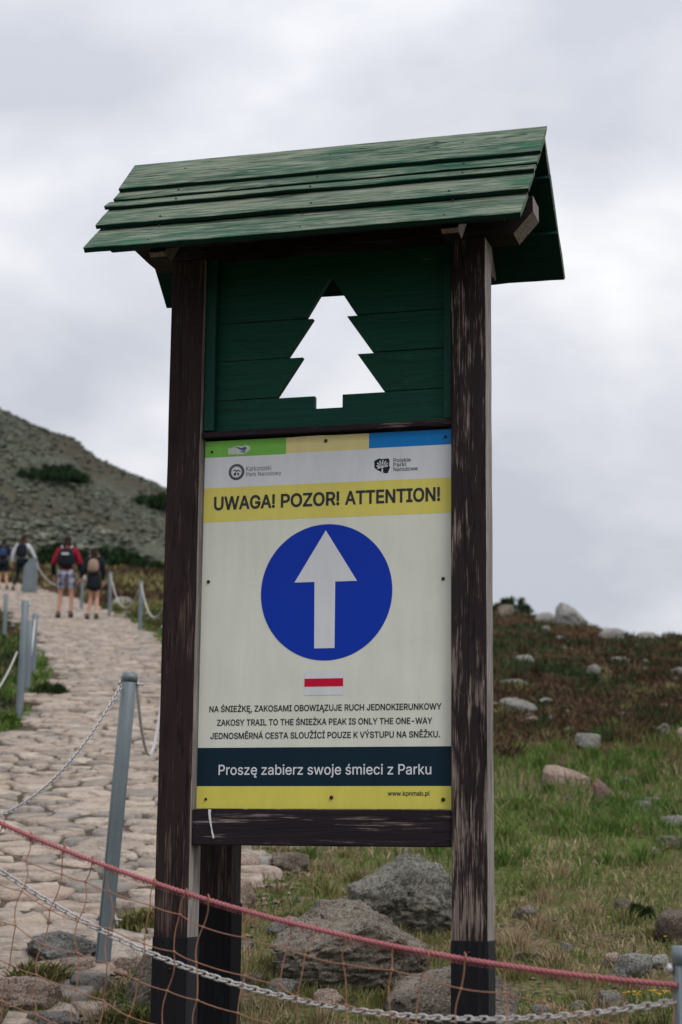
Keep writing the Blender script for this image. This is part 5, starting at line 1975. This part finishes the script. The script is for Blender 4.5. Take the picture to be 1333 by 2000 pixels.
net = empty('rope_net', rope_at(0))
NC, NR = 29, 8
CELL = .078
rr3 = random.Random(12)
GRID = {}
dirv = (RR - RL).normalized()
for c_ in range(NC + 1):
    for k in range(NR + 1):
        t_ = c_ / NC
        p_ = rope_at(min(t_ + .004 * math.sin(c_ * 2.1), 1))
        dz = 0 if k == 0 else .046 + (k - 1) * CELL * (1 - .10 * math.sin(t_ * 3.14))
        lat = -.006 * k + .012 * math.sin(c_ * 1.7 + k * .9) - .007 * k * (1 - t_)
        fall = ss(.84, 1.0, np.array([t_]))[0]
        GRID[(c_, k)] = p_ + Vector((0, 0, -dz * (1 - .12 * fall) - rr3.uniform(-.006, .006) - .03 * fall * (k > 0))) + dirv * (lat + rr3.uniform(-.006, .006)) + Vector((0, rr3.uniform(-.012, .012), 0))
O0 = rope_at(0)


def cord(pts, rad=.00115):
    bm = bmesh.new()
    tube(bm, pts, rad, 5)
    return obj('net_cord', bm_mesh(bm, 'net_cord', True), M['cord'], net)


for c_ in range(NC + 1):
    pts = []
    # hitch round the rope
    top = GRID[(c_, 0)] - O0
    for q_ in range(9):
        an = q_ / 8 * 2 * math.pi
        pts.append(top + Vector((.004 * math.sin(an * .5), .008 * math.sin(an), .009 * math.cos(an) - .002)))
    amp = rr3.uniform(-.012, .012)
    for k in range(NR):
        a_, b_ = GRID[(c_, k)] - O0, GRID[(c_, k + 1)] - O0
        am = rr3.uniform(-.011, .011)
        for s_ in range(1, 6):
            u = s_ / 6
            pts.append(a_.lerp(b_, u) + dirv * am * math.sin(math.pi * u) + Vector((0, .3 * am * math.sin(math.pi * u), 0)))
        pts.append(b_)
    cord(pts)
for k in range(1, NR + 1):
    pts = []
    for c_ in range(NC):
        a_, b_ = GRID[(c_, k)] - O0, GRID[(c_ + 1, k)] - O0
        for s_ in range(4):
            u = s_ / 4
            pts.append(a_.lerp(b_, u) - Vector((0, 0, .0022 * math.sin(math.pi * u))))
    pts.append(GRID[(NC, k)] - O0)
    cord(pts)
bm = bmesh.new()
for (c_, k), p_ in GRID.items():
    if k == 0: continue
    q_ = p_ - O0
    bmesh.ops.create_icosphere(bm, subdivisions=1, radius=.0030, matrix=Matrix.Translation(q_) @ Matrix.Diagonal((1.3, 1, .9, 1)))
obj('net_knots', bm_mesh(bm, 'net_knots', True), M['cord'], net)['kind'] = 'stuff'
tag(net, 'coarse orange cord net hanging from the red rope', 'net')


# ================================================================== PEOPLE
def skin(name, joints, edges, mat, parent, sub=2, root=0):
    """one continuous surface grown round connected joints"""
    me = bpy.data.meshes.new(name)
    bm = bmesh.new()
    lay = bm.verts.layers.skin.verify()
    vs = []
    for i, (co, ra) in enumerate(joints):
        v = bm.verts.new(co)
        v[lay].radius = ra if hasattr(ra, '__len__') else (ra, ra)
        v[lay].use_root = (i == root)
        vs.append(v)
    for a_, b_ in edges: bm.edges.new((vs[a_], vs[b_]))
    bm.to_mesh(me); bm.free()
    o = bpy.data.objects.new(name, me)
    COL.objects.link(o)
    m1 = o.modifiers.new('s', 'SKIN'); m1.use_smooth_shade = True
    m2 = o.modifiers.new('u', 'SUBSURF'); m2.levels = sub; m2.render_levels = sub
    dg = bpy.context.evaluated_depsgraph_get()
    me2 = bpy.data.meshes.new_from_object(o.evaluated_get(dg))
    bpy.data.objects.remove(o)
    me2.name = name
    me2.materials.clear(); me2.materials.append(mat)
    for p_ in me2.polygons: p_.use_smooth = True
    o = bpy.data.objects.new(name, me2)
    return link(o, parent)


def cloth(name, c, rough=.85, var=.2, scale=9):
    return flat(name, c, rough, var, .15, 0, scale)


M['skin'] = flat('skin', (.42, .22, .15), .55, .08)
M['c_white'] = cloth('white_shirt_cloth', (.52, .52, .56), var=.12)
M['c_black'] = cloth('black_cloth', (.010, .014, .020))
M['c_navy'] = cloth('navy_cloth', (.012, .018, .032))
M['c_red'] = cloth('red_jacket_cloth', (.24, .008, .022))
M['c_maroon'] = cloth('maroon_cap_cloth', (.12, .015, .03))
M['c_beige'] = cloth('beige_pack_cloth', (.26, .185, .135))
M['c_hair'] = cloth('dark_hair', (.020, .012, .010))
M['c_blue'] = cloth('blue_pack_cloth', (.03, .05, .11))
M['c_light'] = cloth('light_strap', (.50, .52, .48))
t = MT('plaid_cloth', .85, .15)
v = t.coord('Object', (1, 1, 1))
sx_ = t.n('ShaderNodeSeparateXYZ'); t.l(v, sx_.inputs[0])
c1 = t.math('GREATER_THAN', t.math('SINE', t.math('MULTIPLY', sx_.outputs[0], 46.0), 0.0), .35)
c2 = t.math('GREATER_THAN', t.math('SINE', t.math('MULTIPLY', sx_.outputs[2], 40.0), 0.0), .2)
t.color(t.mix(t.math('MULTIPLY', t.math('ADD', c1, c2), .5), (.42, .42, .48), (.035, .04, .13)))
M['c_plaid'] = t.m


def person(loc, H, label, pose, top, bottom, skinm='skin', cap=None, hair='c_hair', pack=None, long_sleeve=True,
           shorts=False, dress=False, hair_long=False, sleeve=None, rz=0.0, shoe='c_black', sock=None):
    """a walking figure seen from behind; +y is the way it walks"""
    s = H / 1.75
    root = empty('person', loc, rz)
    P = {k: Vector(v_) * s for k, v_ in {
        'pel': (0, 0, .96), 'wai': (0, .01, 1.10), 'che': (0, .03, 1.30), 'nec': (0, .035, 1.49), 'hea': (0, .05, 1.60), 'top': (0, .05, 1.70),
        'sl': (-.175, .02, 1.42), 'sr': (.175, .02, 1.42), 'hl': (-.09, 0, .92), 'hr': (.09, 0, .92)}.items()}
    for k, v_ in pose.items(): P[k] = Vector(v_) * s
    order = ['pel', 'wai', 'che', 'nec', 'hea', 'top', 'sl', 'el', 'wl', 'sr', 'er', 'wr', 'hl', 'kl', 'al', 'hr', 'kr', 'ar', 'tl', 'tr', 'nose']
    P['tl'] = P['al'] + Vector((-.01, .15, -.055)) * s
    P['tr'] = P['ar'] + Vector((.01, .15, -.055)) * s
    P['nose'] = P['hea'] + Vector((0, .105, -.005)) * s
    rad = dict(pel=(.135, .10), wai=(.12, .09), che=(.15, .10), nec=.055, hea=(.078, .092), top=.062, sl=.055, el=.042, wl=.028, sr=.055, er=.042, wr=.028,
               hl=.085, kl=.055, al=.038, hr=.085, kr=.055, ar=.038, tl=.03, tr=.03, nose=.018)
    J = [(P[k], tuple(q * s for q in rad[k]) if hasattr(rad[k], '__len__') else rad[k] * s) for k in order]
    ix = {k: i for i, k in enumerate(order)}
    E = [('pel', 'wai'), ('wai', 'che'), ('che', 'nec'), ('nec', 'hea'), ('hea', 'top'), ('hea', 'nose'), ('che', 'sl'), ('sl', 'el'), ('el', 'wl'), ('che', 'sr'), ('sr', 'er'), ('er', 'wr'),
         ('pel', 'hl'), ('hl', 'kl'), ('kl', 'al'), ('al', 'tl'), ('pel', 'hr'), ('hr', 'kr'), ('kr', 'ar'), ('ar', 'tr')]
    skin('body', J, [(ix[a_], ix[b_]) for a_, b_ in E], M[skinm], root)
    # hands: palm, four bent fingers and a thumb in one mesh
    for w_, e_, sd in ((P['wl'], P['el'], -1), (P['wr'], P['er'], 1)):
        d_ = (w_ - e_).normalized()
        side = Vector((sd * 1.0, 0, 0)); side = (side - d_ * side.dot(d_)).normalized()
        fwd = d_.cross(side).normalized() * sd
        if fwd.y < 0: fwd = -fwd
        palm = w_ + d_ * .05 * s
        jj = [(w_, .024 * s), (palm, (.038 * s, .018 * s))]; ee = [(0, 1)]
        for q in range(4):
            b0 = palm + d_ * .035 * s + fwd * (.030 - .020 * q) * s
            L_f = (.070, .078, .072, .056)[q] * s
            jj += [(b0, .010 * s), (b0 + d_ * L_f * .55 - side * .006 * s, .009 * s), (b0 + d_ * L_f * .9 - side * .022 * s, .007 * s)]
            k0 = len(jj) - 3
            ee += [(1, k0), (k0, k0 + 1), (k0 + 1, k0 + 2)]
        b0 = w_ + d_ * .03 * s + fwd * .034 * s
        jj += [(b0, .011 * s), (b0 + d_ * .035 * s + fwd * .022 * s, .009 * s)]
        ee += [(1, len(jj) - 2), (len(jj) - 2, len(jj) - 1)]
        skin('hand', jj, ee, M[skinm], root, 1)
    # ears and eyes
    for sd in (-1, 1):
        bm = bmesh.new(); bmesh.ops.create_icosphere(bm, subdivisions=2, radius=1)
        bm.transform(Matrix.Translation(P['hea'] + Vector((sd * .082, 0, 0)) * s) @ Matrix.Diagonal((.012 * s, .022 * s, .032 * s, 1)))
        obj('ear', bm_mesh(bm, 'ear', True), M[skinm], root)
        bm = bmesh.new(); bmesh.ops.create_icosphere(bm, subdivisions=1, radius=.011 * s)
        bm.transform(Matrix.Translation(P['hea'] + Vector((sd * .032, .086, .022)) * s))
        obj('eye', bm_mesh(bm, 'eye', True), M['c_hair'], root)
    # jacket or shirt
    def pad(k, x_): 
        q = rad[k]
        return tuple((u + x_) * s for u in q) if hasattr(q, '__len__') else (q + x_) * s
    up = ['pel', 'wai', 'che', 'nk', 'sl', 'el', 'sr', 'er']
    P['nk'] = P['nec'] + Vector((0, -.005, -.05)) * s
    ru = [pad('pel', .030), pad('wai', .040), pad('che', .035), .07 * s, pad('sl', .028), pad('el', .022), pad('sr', .028), pad('er', .022)]
    eu = [(0, 1), (1, 2), (2, 3), (2, 4), (4, 5), (2, 6), (6, 7)]
    if long_sleeve:
        cl, cr_ = P['el'].lerp(P['wl'], .92), P['er'].lerp(P['wr'], .92)
        jl = [(P[k], r__) for k, r__ in zip(up, ru)] + [(cl, .040 * s), (cr_, .040 * s)]
        eu += [(5, 8), (7, 9)]
    else:
        jl = [(P[k], r__) for k, r__ in zip(up, ru)]
        jl[5] = (P['sl'].lerp(P['el'], .75), .055 * s); jl[7] = (P['sr'].lerp(P['er'], .75), .055 * s)
    skin('jacket' if long_sleeve else 'shirt', jl, eu, M[top], root)
    if sleeve:
        for a_, b_ in (('el', 'wl'), ('er', 'wr')):
            sh_ = P['s' + a_[1]]
            skin('sleeve', [(sh_.lerp(P[a_], .55), .062 * s), (P[a_], .064 * s), (P[a_].lerp(P[b_], .93), .047 * s)], [(0, 1), (1, 2)], M[sleeve], root)
    # legs
    if dress:
        hem = P['pel'] + Vector((0, 0, -.30)) * s
        skin('dress', [(P['wai'], .15 * s), (P['pel'], (.19 * s, .17 * s)), (P['pel'] + Vector((.01, 0, -.18)) * s, (.20 * s, .17 * s)), (hem, (.155 * s, .14 * s))], [(0, 1), (1, 2), (2, 3)], M[bottom], root)
    else:
        f_ = .98 if not shorts else None
        jl = [(P['pel'], pad('pel', .02)), (P['hl'], pad('hl', .022)), (P['hr'], pad('hr', .022))]
        if shorts:
            jl += [(P['hl'].lerp(P['kl'], .82), .092 * s), (P['hr'].lerp(P['kr'], .82), .092 * s)]
            ee = [(0, 1), (0, 2), (1, 3), (2, 4)]
        else:
            jl += [(P['kl'], .068 * s), (P['kr'], .068 * s), (P['kl'].lerp(P['al'], .88), .050 * s), (P['kr'].lerp(P['ar'], .88), .050 * s)]
            ee = [(0, 1), (0, 2), (1, 3), (2, 4), (3, 5), (4, 6)]
        skin('shorts' if shorts else 'trousers', jl, ee, M[bottom], root)
    for k, tk in (('al', 'tl'), ('ar', 'tr')):
        a_, b_ = P[k], P[tk]
        skin('shoe', [(a_ + Vector((0, -.035, -.035)) * s, .050 * s), (a_.lerp(b_, .5) + Vector((0, 0, -.008)), .046 * s), (b_, .036 * s), (a_ + Vector((0, 0, .03)) * s, .047 * s)], [(0, 1), (1, 2), (0, 3)], M[shoe], root, 2)
        if sock:
            skin('sock', [(a_ + Vector((0, 0, .02)) * s, .045 * s), (a_ + Vector((0, 0, .09)) * s, .048 * s)], [(0, 1)], M[sock], root, 1)
    # hair or cap
    if cap:
        skin('cap', [(P['hea'] + Vector((0, -.005, .055)) * s, (.092 * s, .10 * s)), (P['top'] + Vector((0, 0, .022)) * s, .062 * s), (P['hea'] + Vector((0, .13, .06)) * s, (.05 * s, .012 * s))], [(0, 1), (0, 2)], M[cap], root, 2)
    hp = [(P['hea'] + Vector((0, -.028, .02)) * s, (.086 * s, .085 * s)), (P['top'] + Vector((0, -.01, .010)) * s, .070 * s)]
    he = [(0, 1)]
    if hair_long:
        hp += [(P['nec'] + Vector((0, -.05, 0)) * s, (.09 * s, .05 * s)), (P['che'] + Vector((0, -.11, .05)) * s, (.09 * s, .04 * s))]
        he += [(0, 2), (2, 3)]
    else:
        hp += [(P['nec'].lerp(P['hea'], .5) + Vector((0, -.035, 0)) * s, .052 * s)]
        he += [(0, 2)]
    skin('hair', hp, he, M[hair], root, 2)
    if pack:
        pm, pw, ph, accent_, top_ = pack
        c_ = P['che'] + Vector((0, -.205, -.05)) * s
        skin('backpack', [(c_ + Vector((0, 0, -ph * .42)) * s, (pw * s, .085 * s)), (c_, (pw * s, .095 * s)), (c_ + Vector((0, .02, ph * .40)) * s, (pw * .72 * s, .065 * s))], [(0, 1), (1, 2)], M[pm], root, 2)
        bm = bmesh.new()
        for sd in (-1, 1):
            tube(bm, [P['che'] + Vector((sd * .09, -.16, .16)) * s, P['che'] + Vector((sd * .11, -.05, .215)) * s, P['che'] + Vector((sd * .11, .12, .12)) * s, P['che'] + Vector((sd * .13, .13, -.08)) * s, P['che'] + Vector((sd * .13, -.12, -.22)) * s], .016 * s, 6)
        obj('strap', bm_mesh(bm, 'strap', True), M['c_light' if accent_ else pm], root)
        if accent_:
            bm = bmesh.new()
            bx(bm, c_ + Vector((0, -.10, .06)) * s, (.15 * s, .01 * s, .045 * s), .004)
            obj('reflective_patch', bm_mesh(bm), M[accent_], root)
    return tag(root, label, 'person')


person((-5.43, 36.3, gz(-5.43, 36.3) + .03), 1.66, 'hiker in a red and black jacket with dark backpack and plaid shorts',
       {'el': (-.28, -.02, 1.13), 'wl': (-.27, .08, .88), 'er': (.28, .0, 1.14), 'wr': (.33, .05, .88), 'kl': (-.12, .06, .50), 'al': (-.14, .0, .09), 'kr': (.12, .02, .50), 'ar': (.13, -.09, .09)},
       'c_red', 'c_plaid', pack=('c_black', .21, .56, 'c_light', 1), shorts=True, sleeve='c_black')
person((-4.83, 35.9, gz(-4.83, 35.9) + .03), 1.46, 'hiker in a black dress with a beige backpack, holding hands with the one in red',
       {'el': (-.24, -.02, 1.14), 'wl': (-.34, .06, .96), 'er': (.22, .04, 1.14), 'wr': (.20, .12, .92), 'kl': (-.06, .05, .50), 'al': (-.12, -.02, .09), 'kr': (.08, .06, .50), 'ar': (.10, -.11, .09), 'hea': (-.02, .07, 1.58), 'top': (-.02, .07, 1.68)},
       'c_black', 'c_black', pack=('c_beige', .15, .44, None, 1), dress=True, hair_long=True, sock='c_light')
person((-9.78, 56.2, gz(-9.78, 56.2) + .03), 1.73, 'hiker in a white long sleeved shirt and dark overalls with a maroon cap',
       {'el': (-.30, .0, 1.13), 'wl': (-.33, .02, .86), 'er': (.30, .05, 1.20), 'wr': (.42, .10, 1.00), 'kl': (-.14, .08, .50), 'al': (-.24, -.05, .09), 'kr': (.08, .06, .50), 'ar': (.05, -.02, .09)},
       'c_white', 'c_black', cap='c_maroon', pack=('c_black', .21, .62, None, 1))
person((-10.62, 57.6, gz(-10.62, 57.6) + .03), 1.62, 'hiker in dark clothes with a blue backpack, cut by the left frame edge',
       {'el': (-.27, .0, 1.13), 'wl': (-.28, .08, .86), 'er': (.26, .0, 1.14), 'wr': (.27, .10, .90), 'kl': (-.10, .08, .50), 'al': (-.12, -.05, .09), 'kr': (.10, .06, .50), 'ar': (.18, -.10, .09)},
       'c_navy', 'c_black', pack=('c_blue', .14, .40, None, 1), shorts=True)
